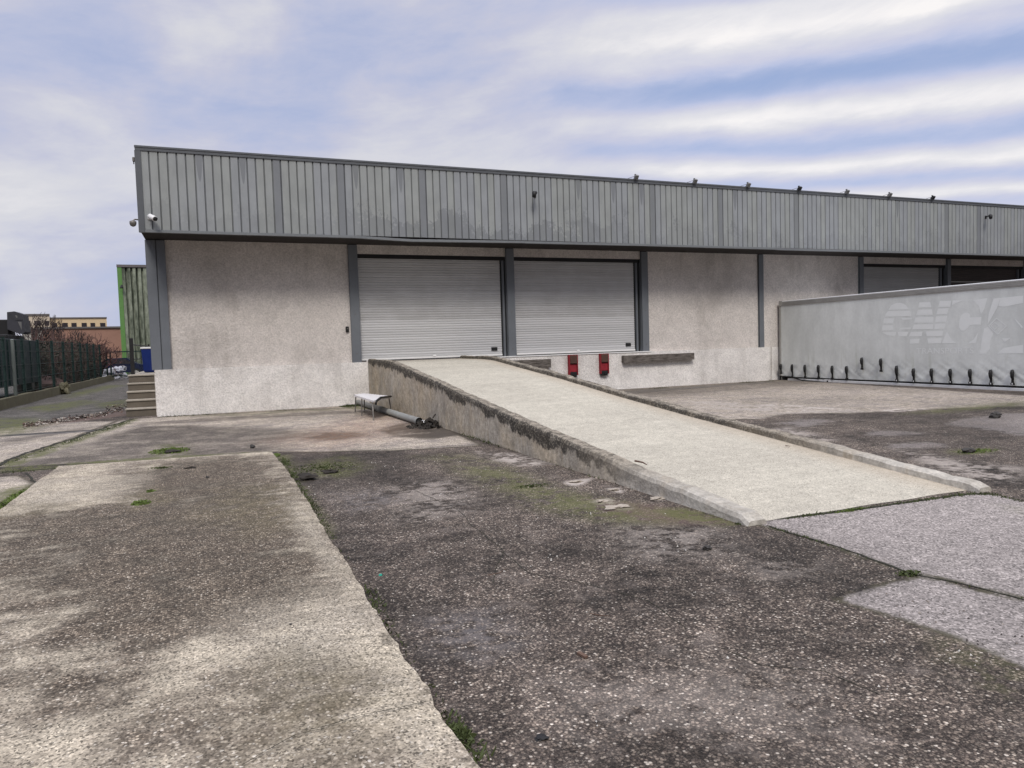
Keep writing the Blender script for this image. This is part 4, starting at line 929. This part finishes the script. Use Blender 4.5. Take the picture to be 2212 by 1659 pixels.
# ------------------------------------------------------------------ left side: kerb, fences, truck, hedge
KX = -6.25
mb = MB(); Y = np.linspace(24, 56, 80)
for (ya, yb) in zip(Y[:-1], Y[1:]):
    q1, q2 = float(vnoise(ya, 61, 1.3))*.08, float(vnoise(yb, 61, 1.3))*.08
    za, zb = .34+q1*.6, .34+q2*.6
    mb.quad((KX+q1, ya, -.02), (KX+q2, yb, -.02), (KX-.03+q2, yb, zb), (KX-.03+q1, ya, za)); mb.quad((KX-.03+q1, ya, za), (KX-.03+q2, yb, zb), (KX-.24, yb, zb), (KX-.24, ya, za)); mb.quad((KX-.24, ya, za), (KX-.24, yb, zb), (KX-.24, yb, -.02), (KX-.24, ya, -.02))
single(mb, 'kerb_wall', m_kerb, (KX, 40, 0), 'low mossy concrete kerb under the green fence', 'kerb')
fn = thing('mesh_fence', (-6.5, 40, 0), 'dark green wire mesh fence running along the left boundary on the low kerb', 'fence')
fy = [24.2, 26.7, 29.2, 31.8, 34.4, 37.2, 39.8, 42.2, 44.6, 46.9, 49.3, 51.8, 54.8]
for k, yy in enumerate(fy):
    mb = MB(); mb.box((-6.55, yy-.035, .3), (-6.45, yy+.035, 2.36 if k < 12 else 2.2)); mb.box((-6.56, yy-.045, 2.36 if k < 12 else 2.2), (-6.44, yy+.045, 2.375 if k < 12 else 2.215)); part(mb, 'post', m_fence, fn)
for k in range(len(fy)-1):
    mb = MB(); a, c = fy[k]+.04, fy[k+1]-.04; yy = a
    while yy < c: mb.box((-6.502, yy-.0022, .36), (-6.498, yy+.0022, 2.32)); yy += .10
    for zz in (.40, .9, 1.4, 1.9, 2.30): mb.box((-6.512, a, zz-.012), (-6.488, c, zz+.012))
    zz = .5
    while zz < 2.3: mb.box((-6.506, a, zz-.003), (-6.494, c, zz+.003)); zz += .2
    part(mb, 'mesh_panel', m_fence, fn)
m_pole = flat('galvanised_pole', (.14, .16, .15), .6)
pq = onX(29, 800, -6.42); mb = MB(); mb.tube([(-6.40, pq[1], .3), (-6.40, pq[1], 2.28)], .055, 10); mb.tube([(-6.40, pq[1], 2.28), (-6.40, pq[1], 2.31)], [.062, .02], 10)
single(mb, 'steel_pole', m_pole, (-6.40, pq[1], .3), 'pale galvanised pole standing at the near end of the green fence', 'pole')

# cross fence closing the alley
cf = thing('low_fence', (-4, 55, 0), 'thin dark rail fence closing the far end of the alley', 'fence')
mb = MB(); mb.box((-6.4, 54.97, 1.86), (-1.4, 55.03, 1.94)); mb.box((-6.4, 54.98, .25), (-1.4, 55.02, .31)); part(mb, 'rail', m_fence, cf)
for k in range(26):
    mb = None
mb = MB()
for k in range(50): mb.box((-6.35+k*.1, 54.99, .3), (-6.338+k*.1, 55.01, 1.88))
part(mb, 'bars', m_fence, cf)
for xx in (-6.3, -3.9, -1.5):
    mb = MB(); mb.box((xx-.04, 54.95, 0), (xx+.04, 55.05, 2.0)); part(mb, 'post', m_fence, cf)

# dark truck with refrigeration unit behind the fence
tk = thing('parked_truck', (-8.6, 35, 0), 'dark teal truck with charcoal cooling unit parked behind the fence', 'truck')
mb = MB(); mb.box((-10.0, 29, .55), (-7.35, 39.3, 2.42), .03); part(mb, 'box_body', m_teal, tk)
for k in range(8):
    mb = MB(); mb.box((-7.352, 29.8+k*1.25, .6), (-7.31, 29.87+k*1.25, 2.38)); part(mb, 'body_rib', m_fence, tk)
mb = MB(); mb.box((-10.0, 36.2, 2.42), (-7.9, 39.2, 2.66), .03); part(mb, 'deck_frame', m_dark, tk)
YU = 37.6; x0u = onY(15, 700, YU)[0]; x1u = onY(53, 700, YU)[0]
zt = onY(35, 674, YU)[2]; zb_ = onY(35, 722, YU)[2]
mb = MB(); mb.box((x0u-1.6, YU+.1, 2.66), (x0u+.02, YU+1.3, onY(5, 690, YU)[2]), .03); part(mb, 'upper_body', m_dark, tk)
mb = MB(); Pf = [(x0u, zb_+.22), (x0u+.03, zt), (x0u+.3, zt+.03), (x1u-.05, zt-.10), (x1u, zb_+.10), (x1u-.1, zb_), (x0u+.42, zb_+.02)]
for yy in (YU, YU+1.1):
    for (a, c) in Pf: mb.v.append((a, yy, c))
m_ = len(Pf); mb.f.append(tuple(range(m_))[::-1]); mb.f.append(tuple(m_+k for k in range(m_)))
for k in range(m_): mb.f.append((k, (k+1) % m_, m_+(k+1) % m_, m_+k))
un = part(mb, 'cooling_unit', m_unit, tk)
cxu = (x0u+x1u)/2+.1; m_mk = flat('grey_marking', (.13, .13, .13))
mb = MB(); mb.quad((cxu-.02, YU-.012, zt-.42), (cxu+.12, YU-.012, zt-.44), (cxu+.11, YU-.012, zt-.80)); part(mb, 'unit_marking', m_mk, un)
mb = MB(); mb.quad((cxu-.10, YU-.012, zt-.14), (cxu-.02, YU-.012, zt-.15), (cxu-.02, YU-.012, zt-.26), (cxu-.07, YU-.012, zt-.25)); part(mb, 'unit_marking', m_mk, un)
mb = MB(); mb.box((x0u+.32, YU-.015, zt-.36), (x1u-.06, YU-.002, zt-.345)); part(mb, 'panel_seam', m_dark, un)
for yy in (31.5, 37.8):
    mb = MB(); mb.tube([(-7.75, yy, .5), (-7.42, yy, .5)], .5, 20); wl = part(mb, 'wheel', m_black, tk, True)
    mb = MB(); mb.tube([(-7.42, yy, .5), (-7.40, yy, .5)], .26, 16); part(mb, 'rim', m_steel, wl)

# hedge behind the fence: twigs and small dark leaves
m_leafd = flat('hedge_leaf', (.050, .042, .028), .8, 0, .8, 3)
m_twig = flat('twig_bark', (.085, .050, .045), .9, 0, .4, 4)
hg = thing('hedge', (-7.3, 45, 0), 'dense dark overgrown hedge behind the green fence', 'hedge')
q = random.Random(21); mb = MB()
for k in range(7000):
    y = q.uniform(39.6, 55.5); x = -7.7+q.gauss(0, .35); top = 2.15+.35*math.sin(y*1.3)+.2*math.sin(y*3.1); z = .1+q.random()**.8*(top-.1)
    u = Vector((q.uniform(-1, 1), q.uniform(-1, 1), q.uniform(-1, 1))).normalized(); v = u.orthogonal().normalized(); s1, s2 = q.uniform(.03, .09), q.uniform(.03, .06)
    p = Vector((x, y, z)); mb.quad(p-u*s1-v*s2, p+u*s1-v*s2*.3, p+u*s1+v*s2, p-u*s1+v*s2*.5)
part(mb, 'foliage', m_leafd, hg)
mb = MB()
for k in range(300):
    y = q.uniform(39.6, 55.5); x = -7.45+q.gauss(0, .3); h = q.uniform(1.6, 3.1); pts = [Vector((x, y, 0))]
    for s in range(5): pts.append(pts[-1]+Vector((q.gauss(0, .09), q.gauss(0, .12), h/5)))
    mb.tube(pts, [.035, .03, .026, .022, .017, .01], 4, False)
part(mb, 'stem', m_twig, hg)

def bare_tree(base, h, seed, label, group, m, spread=.55, levels=5, twr=.05):
    t = thing('bare_tree', base, label, 'tree', group); q = random.Random(seed); trunk = MB(); crown = MB()
    def grow(p, d, L, r, lev):
        pts = [p]; dd = d.copy()
        for s in range(3):
            dd = (dd+Vector((q.gauss(0, .13), q.gauss(0, .13), q.gauss(.04, .08)))).normalized(); pts.append(pts[-1]+dd*L/3)
        (trunk if lev < 1 else crown).tube(pts, [r, r*.86, r*.74, r*.62], 6 if lev < 2 else 3, False)
        if lev >= levels: return
        for k in range(q.choice((2, 3, 3) if lev < 3 else (2, 2, 3))):
            a = q.uniform(0, 6.28); tilt = q.uniform(.3, 1.0)*spread*1.4; ax = dd.orthogonal().normalized(); ax.rotate(Matrix.Rotation(a, 3, dd))
            nd = (dd*math.cos(tilt)+ax*math.sin(tilt)+Vector((0, 0, .12))).normalized(); grow(pts[-1] if k else pts[2].lerp(pts[3], q.random()), nd, L*q.uniform(.62, .85), max(r*.62, .014), lev+1)
    nst = q.choice((2, 3))
    for s in range(nst): grow(Vector(base)+Vector((q.gauss(0, .1), q.gauss(0, .1), -.05)), Vector((q.gauss(0, .3), q.gauss(0, .3), 1)).normalized(), h*.30, twr, 0)
    part(trunk, 'trunk', m, t); part(crown, 'crown', m, t); return t
m_redtwig = flat('reddish_twigs', (.085, .042, .040), .9, 0, .5, 3)
m_greytwig = flat('grey_bark', (.055, .040, .038), .9, 0, .4, 3)
T1 = onX(90, 755, -11.2); T2 = onX(115, 755, -10.5)
def at_d(px, dist): 
    g = ray(px, 760); k = dist/math.hypot(g[0], g[1]); return (float(g[0]*k), float(g[1]*k), 0.0)
bare_tree(at_d(95, 50), 4.6, 3, 'tallest bare tree above the fence, just right of the cooling unit', 'bare trees behind the green fence', m_greytwig, .55, 5, .12)
bare_tree(at_d(122, 52), 4.2, 5, 'bare tree with forked grey branches in front of the brick wall', 'bare trees behind the green fence', m_greytwig, .5, 5, .11)
bare_tree(at_d(150, 50), 3.2, 8, 'low reddish bare bush above the middle of the green fence', 'bare trees behind the green fence', m_redtwig, .7, 5, .07)
bare_tree(at_d(178, 52), 3.3, 9, 'wide reddish bare bush hanging over the far part of the fence', 'bare trees behind the green fence', m_redtwig, .75, 5, .08)
bare_tree(at_d(206, 54), 3.2, 12, 'tangled reddish bush beside the far end of the fence', 'bare trees behind the green fence', m_redtwig, .75, 5, .08)

# far buildings
def facing_building(name, pxs, dist, ztop, depth, m, label, cat, zb=0):
    a = at_d(pxs[0], dist); c = at_d(pxs[1], dist); return a, c
m_brick = flat('orange_brick_render', (.33, .19, .145), .9, 0, .2, .5)
m_yel = flat('pale_ochre_render', (.62, .49, .32), .9, 0, .08, .3)
m_cream = flat('cream_render', (.58, .50, .40), .9, 0, .08, .3)
m_win = flat('window_dark', (.035, .030, .035), .3)
m_roofd = flat('grey_roof_edge', (.13, .12, .12), .7)
m_greywall = flat('pale_grey_render', (.36, .35, .32), .9, 0, .12, .6)
def zat(py, px, pos):
    """height of the picture row py over the spot pos"""
    g = ray(px, py); k = math.hypot(pos[0], pos[1])/math.hypot(g[0], g[1]); return CAMH+g[2]*k
def slab_building(pxl, pxr, dist, py_top, name, label, cat, m, depth=8, zb=0.0, cap=.25):
    a = Vector(at_d(pxl, dist)); c = Vector(at_d(pxr, dist)); d_ = (c-a).normalized(); nb = Vector((-d_.y, d_.x, 0)); nb = nb if nb.y > 0 else -nb
    zt = zat(py_top, (pxl+pxr)/2, (a+c)/2); t = thing(name, tuple((a+c)/2), label, cat)
    mb = MB(); mb.obox(tuple((a+c)/2+nb*depth/2+Vector((0, 0, (zt+zb)/2))), tuple((c-a)/2), tuple(nb*depth/2), (0, 0, (zt-zb)/2)); part(mb, 'wall', m, t)
    mb = MB(); mb.obox(tuple((a+c)/2+nb*depth/2+Vector((0, 0, zt+cap/2))), tuple((c-a)/2*1.012), tuple(nb*(depth/2+.15)), (0, 0, cap/2)); part(mb, 'roof', m_roofd, t)
    return t, a, c, d_, nb, zt
def windows(t, a, c, d_, nb, specs, dist):
    for (px0, px1, py0, py1) in specs:
        p0 = Vector(at_d(px0, dist)); u0 = (p0-a).dot(d_)/(c-a).length; p1 = Vector(at_d(px1, dist)); u1 = (p1-a).dot(d_)/(c-a).length
        q0, q1 = a.lerp(c, u0), a.lerp(c, u1); z1 = zat(py0, px0, q0); z0 = zat(py1, px0, q0)
        mb = MB(); mb.obox(tuple((q0+q1)/2+Vector((0, 0, (z0+z1)/2))-nb*.02), tuple((q1-q0)/2), tuple(nb*.06), (0, 0, (z1-z0)/2)); wi = part(mb, 'window', m_win, t)
        mb = MB(); mb.obox(tuple((q0+q1)/2+Vector((0, 0, z0-.08))-nb*.1), tuple((q1-q0)/2*1.1), tuple(nb*.15), (0, 0, .08)); part(mb, 'sill', m_cream, wi)
t, a, c, d_, nb, zt = slab_building(110, 234.5, 170, 688, 'office_building', 'long pale ochre office building beyond the brick wall', 'building', m_yel, 14)
windows(t, a, c, d_, nb, [(116, 127, 697.5, 712), (138, 150, 697.5, 712), (158, 169, 697.5, 712), (180, 191, 697.5, 706), (199, 209, 697.5, 706), (220, 231, 697.5, 706)], 170)
t, a, c, d_, nb, zt = slab_building(50, 112, 165, 682, 'office_building', 'cream building with taller windows and a projecting cornice, left of the ochre one', 'building', m_cream, 14, 0, .35)
windows(t, a, c, d_, nb, [(62, 70, 693, 704), (78, 92, 693, 704), (100, 110, 693, 704)], 165)
slab_building(96, 264, 90, 709.5, 'brick_building', 'long low orange brick building behind the bare trees', 'building', m_brick, 10, 0, .18)
slab_building(50, 96, 78, 712, 'shed', 'small pale grey shed wall behind the bare trees', 'shed', m_greywall, 4, 0, .15)

# green edged ribbed metal hall
g0 = Vector(gp(264, 813)); 
gd = g0.y; gx0 = onY(257, 700, gd)[0]
def gwall_fn(b, P):
    X, Y, Z = b.sep(P); n = b.noise(b.scalev(P, (1, 1, .35)), 1.1, 5, .65); n2 = b.noise(P, 3, 4, .6)
    c = b.mix(b.ss(n, .40, .62), (.27, .30, .235), (.07, .085, .060)); c = mult(b, c, b.ss(n2, .3, .7, .85, 1.1))
    return dict(c=c, r=.7, s=.3)
m_gwall = mat('stained_ribbed_metal', gwall_fn); m_green = flat('bright_green_trim', (.11, .24, .07), .5, 0, .12)
zgt = float(onY(262, 573, gd)[2])
XG0 = g0.x+.1
gh = thing('metal_hall', (XG0, gd, 0), 'tall stained ribbed metal hall with bright green corner trim', 'building')
pr = .38; mb = MB(); x = XG0+.30; xe = 7.0
while x < xe:
    pf = [(0, 0), (.22, 0), (.24, .22), (.36, .22), (pr, 0)]
    for (a, ya), (c, yb) in zip(pf[:-1], pf[1:]): mb.quad((x+a, gd+ya, 0), (x+c, gd+yb, 0), (x+c, gd+yb, zgt-.15), (x+a, gd+ya, zgt-.15))
    x += pr
part(mb, 'front_cladding', m_gwall, gh)
mb = MB(); mb.box((XG0-.02, gd-.05, 0), (XG0+.30, gd+.2, zgt-.15)); part(mb, 'corner_trim', m_green, gh)
mb = MB(); mb.box((XG0+.04, gd+.2, 0), (xe, gd+25, zgt-.2)); part(mb, 'side_wall', m_gwall, gh)
mb = MB(); mb.box((XG0-.04, gd-.08, zgt-.15), (xe, gd+25, zgt+.05)); part(mb, 'roof', m_roofd, gh)
lampp = onY(263, 620, gd-.3); mb = MB(); mb.tube([(lampp[0], gd, lampp[2]+.1), (lampp[0], gd-.35, lampp[2]+.1)], .04, 6); mb.tube([(lampp[0], gd-.35, lampp[2]+.16), (lampp[0], gd-.4, lampp[2]-.08)], [.05, .14], 8)
single(mb, 'hall_lamp', m_black, (lampp[0], gd, lampp[2]), 'small dark lamp on the ribbed metal hall', 'lamp')

# car and white sacks behind the far fence
cq = Vector(at_d(252, 62)); 
cr_t = thing('parked_car', tuple(cq), 'dark blue car parked behind the far end of the fence', 'car')
m_car = flat('dark_blue_paint', (.012, .016, .045), .3, 0, .1)
mb = MB(); cx, cyy = cq.x, cq.y
def hull(mb, prof, y0_, y1_):
    i = len(mb.v); k = len(prof)
    for yy in (y0_, y1_):
        for (a, c) in prof: mb.v.append((a, yy, c))
    mb.f.append(tuple(i+j for j in range(k))); mb.f.append(tuple(i+k+j for j in range(k))[::-1])
    for j in range(k): mb.f.append((i+j, i+(j+1) % k, i+k+(j+1) % k, i+k+j))
hull(mb, [(cx-2.1, .35), (cx-2.15, .8), (cx-1.9, .95), (cx-1.2, 1.0), (cx-.6, 1.45), (cx+.7, 1.47), (cx+1.4, 1.0), (cx+2.0, .9), (cx+2.1, .4)], cyy-.85, cyy+.85); bd = part(mb, 'body', m_car, cr_t)
mb = MB(); hull(mb, [(cx-1.05, 1.02), (cx-.55, 1.38), (cx+.62, 1.39), (cx+1.2, 1.02)], cyy-.87, cyy+.87); part(mb, 'window', m_win, bd)
for xx in (cx-1.35, cx+1.3):
    for yy in (cyy-.86, cyy+.66): mb = MB(); mb.tube([(xx, yy, .33), (xx, yy+.2, .33)], .33, 16); wl = part(mb, 'wheel', m_black, cr_t); mb = MB(); mb.tube([(xx, yy-.01, .33), (xx, yy+.01, .33)], .19, 12); part(mb, 'rim', m_alu, wl)
mb = MB(); q = random.Random(31); sc = Vector(at_d(246, 58))
for k in range(22): lump(mb, (sc.x+q.uniform(-.8, .7), sc.y+q.uniform(-.4, .4), q.uniform(.1, .75)), (q.uniform(.12, .3), q.uniform(.12, .25), q.uniform(.08, .2)), k+70, 2, .45)
single(mb, 'rubble_sacks', flat('white_sack', (.36, .37, .41), .6, 0, .5, 4), tuple(sc), 'crumpled white plastic sheeting heaped behind the far fence', 'sheeting')
mb = MB(); dm = Vector(onX(84, 840, -7.6)); lump(mb, (dm.x, dm.y, .25), (.9, .9, .55), 5, 3, .2); single(mb, 'earth_mound', flat('reddish_earth', (.15, .095, .085), .95, 0, .3, 4, .5), (dm.x, dm.y, 0), 'reddish brown mound seen through the near part of the fence', 'mound')
mb = MB(); bq = gp(238, 858); bq = onX(240, 862, -5.9)
mb = MB(); kq = gp(242, 866); kk = onX(244, 858, KX+.1)
lump(mb, (KX+.10, 37.4, .22), (.20, .26, .24), 15, 3, .5); single(mb, 'rock', m_kerb, (KX+.12, 36.6, 0), 'broken lump of stone against the kerb under the fence', 'stone')

# ------------------------------------------------------------------ rubble, weeds, litter
m_grass = flat('weed_green', (.095, .135, .030), .8, 0, .4, 12)
m_grassd = flat('weed_dark', (.050, .065, .020), .8, 0, .4, 12)
def weed(px, py, z, rx, ry_, n, h, seed, m, label, name='weed', lay=1.0):
    c = gp(px, py, z); q = random.Random(seed); mb = MB()
    for k in range(n):
        a = q.uniform(0, 6.28); r = q.random()**.7; p = Vector((c[0]+math.cos(a)*r*rx, c[1]+math.sin(a)*r*ry_, z)); hh = h*q.uniform(.3, .9)*(1.15-r*.7); dr = Vector((q.gauss(0, lay), q.gauss(0, lay), 1)).normalized(); sd_ = dr.cross(Vector((q.uniform(-1, 1), q.uniform(-1, 1), .1))).normalized()*q.uniform(.003, .008)
        m1 = p+dr*hh*.6; tp = p+dr*hh+Vector((dr.x, dr.y, -.4))*hh*.3; mb.quad(p-sd_, p+sd_, m1+sd_*1.3, m1-sd_*1.3); mb.quad(m1-sd_*1.3, m1+sd_*1.3, tp)
    return single(mb, name, m, tuple(c), label, 'weed', 'weeds growing out of the paving')
weed(366, 975, 0, .32, .38, 520, .10, 1, m_grass, 'bright weed tuft in the joint at the far edge of the near slab')
weed(305, 1088, .036, .10, .13, 220, .07, 2, m_grass, 'small yellow green weed lying flat on the near slab')
weed(325, 1062, .036, .05, .08, 90, .05, 3, m_grass, 'tiny weed on the slab just above the flat weed')
weed(345, 1012, .036, .18, .10, 140, .05, 4, m_grassd, 'dull weed tuft on the slab near its far edge')
weed(38, 1078, 0, .13, .80, 900, .06, 5, m_grass, 'strip of bright moss filling the gap at the left edge of the slab')
weed(598, 984, 0, .05, .20, 160, .06, 6, m_grass, 'small weeds at the far right corner of the near slab')
weed(995, 1590, 0, .04, .10, 160, .05, 7, m_grassd, 'weed at the foot of the slab edge near the bottom of the photo')
weed(700, 1010, 0, .50, .50, 420, .04, 8, m_grassd, 'mossy weeds around the black clods beside the slab corner')
weed(755, 878, 0, .30, .20, 300, .14, 9, m_grassd, 'low green weeds against the plinth left of the bench')
weed(1612, 1130, 0, .12, .06, 140, .04, 10, m_grassd, 'weeds round the near end of the left ramp wall')
weed(1840, 1103, 0, .22, .03, 160, .04, 11, m_grass, 'weeds in the joint at the foot of the ramp')
weed(1965, 1240, 0, .10, .07, 160, .03, 12, m_grassd, 'weeds where the two grey patches of paving meet')
weed(1150, 1050, 0, .25, .10, 180, .03, 13, m_grassd, 'moss tuft on the dark gravel left of the ramp')
weed(2110, 975, 0, .35, .15, 260, .04, 14, m_grass, 'bright moss tuft on the gravel right of the ramp')

def joint_grass(lines_, name, label, seed, h=.03, dens=90, wd=.03):
    q = random.Random(seed); mb = MB(); ph = 0
    for pts, z in lines_:
        P = [gp(*p, z) for p in pts]
        for a, c in zip(P[:-1], P[1:]):
            L_ = float(np.linalg.norm(c-a)); n = int(L_*dens)
            for k in range(n):
                t = q.random(); w0 = float(vnoise(ph+t*L_, seed, 1.6))+.5
                if q.random() > w0*w0*1.5: continue
                nx_, ny_ = -(c-a)[1]/L_, (c-a)[0]/L_; o_ = q.gauss(0, wd)*(.3+w0)
                p = Vector((a[0]+(c[0]-a[0])*t+nx_*o_, a[1]+(c[1]-a[1])*t+ny_*o_, 0.002)); hh = h*q.uniform(.3, 1.2)*(.4+w0)
                dr = Vector((q.gauss(0, .9), q.gauss(0, .9), 1)).normalized(); sd_ = dr.cross(Vector((q.uniform(-1, 1), q.uniform(-1, 1), .1))).normalized()*q.uniform(.003, .007)
                mb.quad(p-sd_, p+sd_, p+dr*hh+sd_*.4, p+dr*hh-sd_*.4)
            ph += L_
    return single(mb, name, m_grassd, tuple(P[0]), label, 'grass', kind='stuff')
joint_grass([([(608, 988), (668, 1085), (770, 1235), (868, 1395), (1040, 1655)], 0)], 'edge_grass', 'thin mossy growth along the right edge of the near slab', 5, .035, 220, .03)
joint_grass([([(0, 1022), (300, 1001), (590, 982)], 0), ([(0, 1008), (150, 955), (285, 908)], 0)], 'joint_grass', 'thin grass in the joints behind the near slab', 6, .035, 160, .06)
joint_grass([([(1640, 1130), (1850, 1101), (2085, 1069), (2140, 1068), (2212, 1085)], 0), ([(1650, 1136), (1760, 1167), (1970, 1241), (2212, 1296)], 0)], 'ramp_foot_grass', 'thin grass in the joints around the foot of the ramp', 7, .022, 260, .02)
joint_grass([([(1000, 938), (1210, 1008), (1420, 1068), (1605, 1126)], 0), ([(340, 902), (560, 890), (760, 880)], 0), ([(1380, 842), (1670, 823)], 0)], 'wall_foot_grass', 'thin weeds along the foot of the ramp wall and the plinth', 8, .05, 110, .04)

def stone(px, py, r, seed, m, name, label, cat='stone', z=0, grp=None):
    r = tuple(q*(.72 if name == 'clod' else 1.0) for q in r)
    c = gp(px, py, z); mb = MB(); lump(mb, (c[0], c[1], z+r[2]*(.6 if name == 'clod' else .75)), r, seed, 3 if r[0] > .03 else 2, .6 if name in ('clod', 'concrete_fragment') else .35)
    return single(mb, name, m, tuple(c), label, cat, grp)
stone(1527, 1188, (.035, .025, .022), 1, m_stone, 'stone', 'dark angular stone alone on the gravel below the ramp')
stone(663, 1036, (.16, .12, .05), 2, m_debris, 'clod', 'largest black clod at the slab edge near its far corner', 'clod')
stone(713, 1022, (.13, .07, .04), 3, m_debris, 'clod', 'flat black clod right of the largest one', 'clod')
stone(372, 978, (.14, .08, .04), 4, m_debris, 'clod', 'black clod under the bright weed tuft', 'clod')
stone(545, 968, (.035, .04, .03), 5, m_stone, 'stone', 'dark stone just beyond the far edge of the near slab')
stone(412, 1012, (.10, .04, .02), 6, m_debris, 'clod', 'thin black clod lying on the slab near its far edge', 'clod', .036)
stone(628, 1352, (.009, .009, .008), 7, m_stone, 'pebble', 'tiny black pebble on the pale part of the near slab', 'pebble', .036)
stone(1170, 1596, (.028, .020, .008), 8, m_dark, 'scrap', 'flat black scrap on the gravel near the bottom of the photo', 'litter')
stone(448, 1033, (.02, .02, .018), 10, m_stone, 'pebble', 'small dark pebble on the slab right of the thin clod', 'pebble', .036)
stone(2150, 903, (.10, .08, .06), 11, m_stone, 'stone', 'dark stone on the pale grey patch at the far right')
stone(2092, 978, (.09, .05, .035), 12, m_stone, 'stone', 'dark stone beside the bright moss right of the ramp')
stone(1258, 1002, (.02, .02, .05), 13, m_stone, 'stone', 'small dark stone at the foot of the left ramp wall')
for k, (px, py, rx) in enumerate([(1325, 1060, .055), (1300, 1084, .06), (1332, 1097, .09), (1422, 1078, .07), (1245, 1042, .07)]):
    stone(px, py, (rx, rx*.55, .012), 20+k, m_palestone, 'concrete_fragment', ['pale fragment uppermost of the group beside the ramp wall', 'pale fragment on the moss left of the longest one', 'longest pale fragment lying on the reddish gravel', 'pale fragment nearest the ramp wall', 'pale fragment farthest up along the ramp wall'][k], 'fragment', 0, 'pale concrete fragments beside the ramp')
c = gp(1258, 1418); mb = MB(); mb.obox((c[0], c[1], .008), (.010, .003, 0), (-.006, .034, 0), (0, 0, .006)); single(mb, 'wood_chip', m_wood, tuple(c), 'small reddish brown wood chip on the near gravel', 'wood chip')
c = gp(822, 1243); mb = MB(); mb.tube([(c[0], c[1], 0.0), (c[0], c[1], .009)], [.014, .011], 12); single(mb, 'bottle_cap', flat('teal_plastic', (.02, .30, .22), .5), tuple(c), 'tiny teal bottle cap on the gravel beside the slab edge', 'bottle cap')
def twig(pxs, z, r, label, m=m_wood):
    P = [gp(*p, z) for p in pxs]; mb = MB(); mb.tube([(p[0], p[1], z+r) for p in P], [r*1.0]+[r*.8]*(len(P)-2)+[r*.4], 6); single(mb, 'twig', m, tuple(P[0]), label, 'twig', 'twigs lying on the yard')
twig([(1055, 1243), (1080, 1238), (1093, 1229)], 0, .003, 'thin curved twig on the gravel left of the centre')
twig([(1275, 1326), (1295, 1330), (1318, 1331)], 0, .003, 'thin straight twig on the gravel above the wood chip')
twig([(1372, 998), (1388, 1001), (1397, 1006)], rz(6.9)+.09, .012, 'dark stick lying over the left ramp wall')
twig([(1697, 963), (1707, 965)], .20, .006, 'short twig on the ramp surface')
# fallen leaves and grit along the broken edge of the alley
q = random.Random(77); mb = MB()
for k in range(1500):
    t_ = q.random(); px = 50+t_*225; py = 921-t_*33+q.gauss(0, 2.5)+(-14*q.random() if t_ > .8 else 0); c = gp(px, min(py, 1000)); s_ = q.uniform(.012, .035)
    u = Vector((q.uniform(-1, 1), q.uniform(-1, 1), q.uniform(-.3, .3))).normalized()*s_; v = Vector((-u.y, u.x, q.uniform(-.01, .02))).normalized()*s_*.6; p = Vector((c[0], c[1], q.uniform(.008, .03))); mb.quad(p-u-v, p+u-v, p+u*.7+v, p-u+v)
m_leafl = mat('leaf_litter', lambda b, P: dict(c=b.ramp(b.sep(b.voro(P, 14).outputs['Color'])[0], [(0, (.05, .036, .03)), (.35, (.11, .07, .055)), (.6, (.20, .16, .13)), (.85, (.40, .37, .33))], 'CONSTANT'), r=.9))
single(mb, 'leaf_litter', m_leafl, (0, 0, 0), 'fallen leaves and broken grit along the edge of the alley', 'leaf litter', kind='stuff')
# loose grit on the near gravel
mb = MB(); q = random.Random(78)
for k in range(1400):
    y = 2.3+q.random()**1.5*8; x = .95+q.random()*(3.2+.0*y); r = q.uniform(.004, .009)
    if x > 3.9: continue
    i = len(mb.v); a = q.uniform(0, 6.28)
    for (dx, dy, dz) in ((1, 0, 0), (-.3, .9, 0), (-.8, -.6, 0), (.1, 0, 1.1)): mb.v.append((x+(dx*math.cos(a)-dy*math.sin(a))*r, y+(dx*math.sin(a)+dy*math.cos(a))*r, dz*r+.001))
    mb.f += [(i, i+1, i+3), (i+1, i+2, i+3), (i+2, i, i+3)]
m_grit = mat('loose_grit', lambda b, P: dict(c=b.ramp(b.sep(b.voro(P, 9).outputs['Color'])[0], [(0, (.06, .05, .05)), (.3, (.2, .17, .15)), (.7, (.38, .34, .30)), (.9, (.62, .6, .56))], 'CONSTANT'), r=.85))
single(mb, 'gravel', m_grit, (0, 0, 0), 'loose pale grit scattered over the near gravel', 'gravel', kind='stuff')

for o in list(S.objects):
    if o.get('_base') is not None: del o['_base']
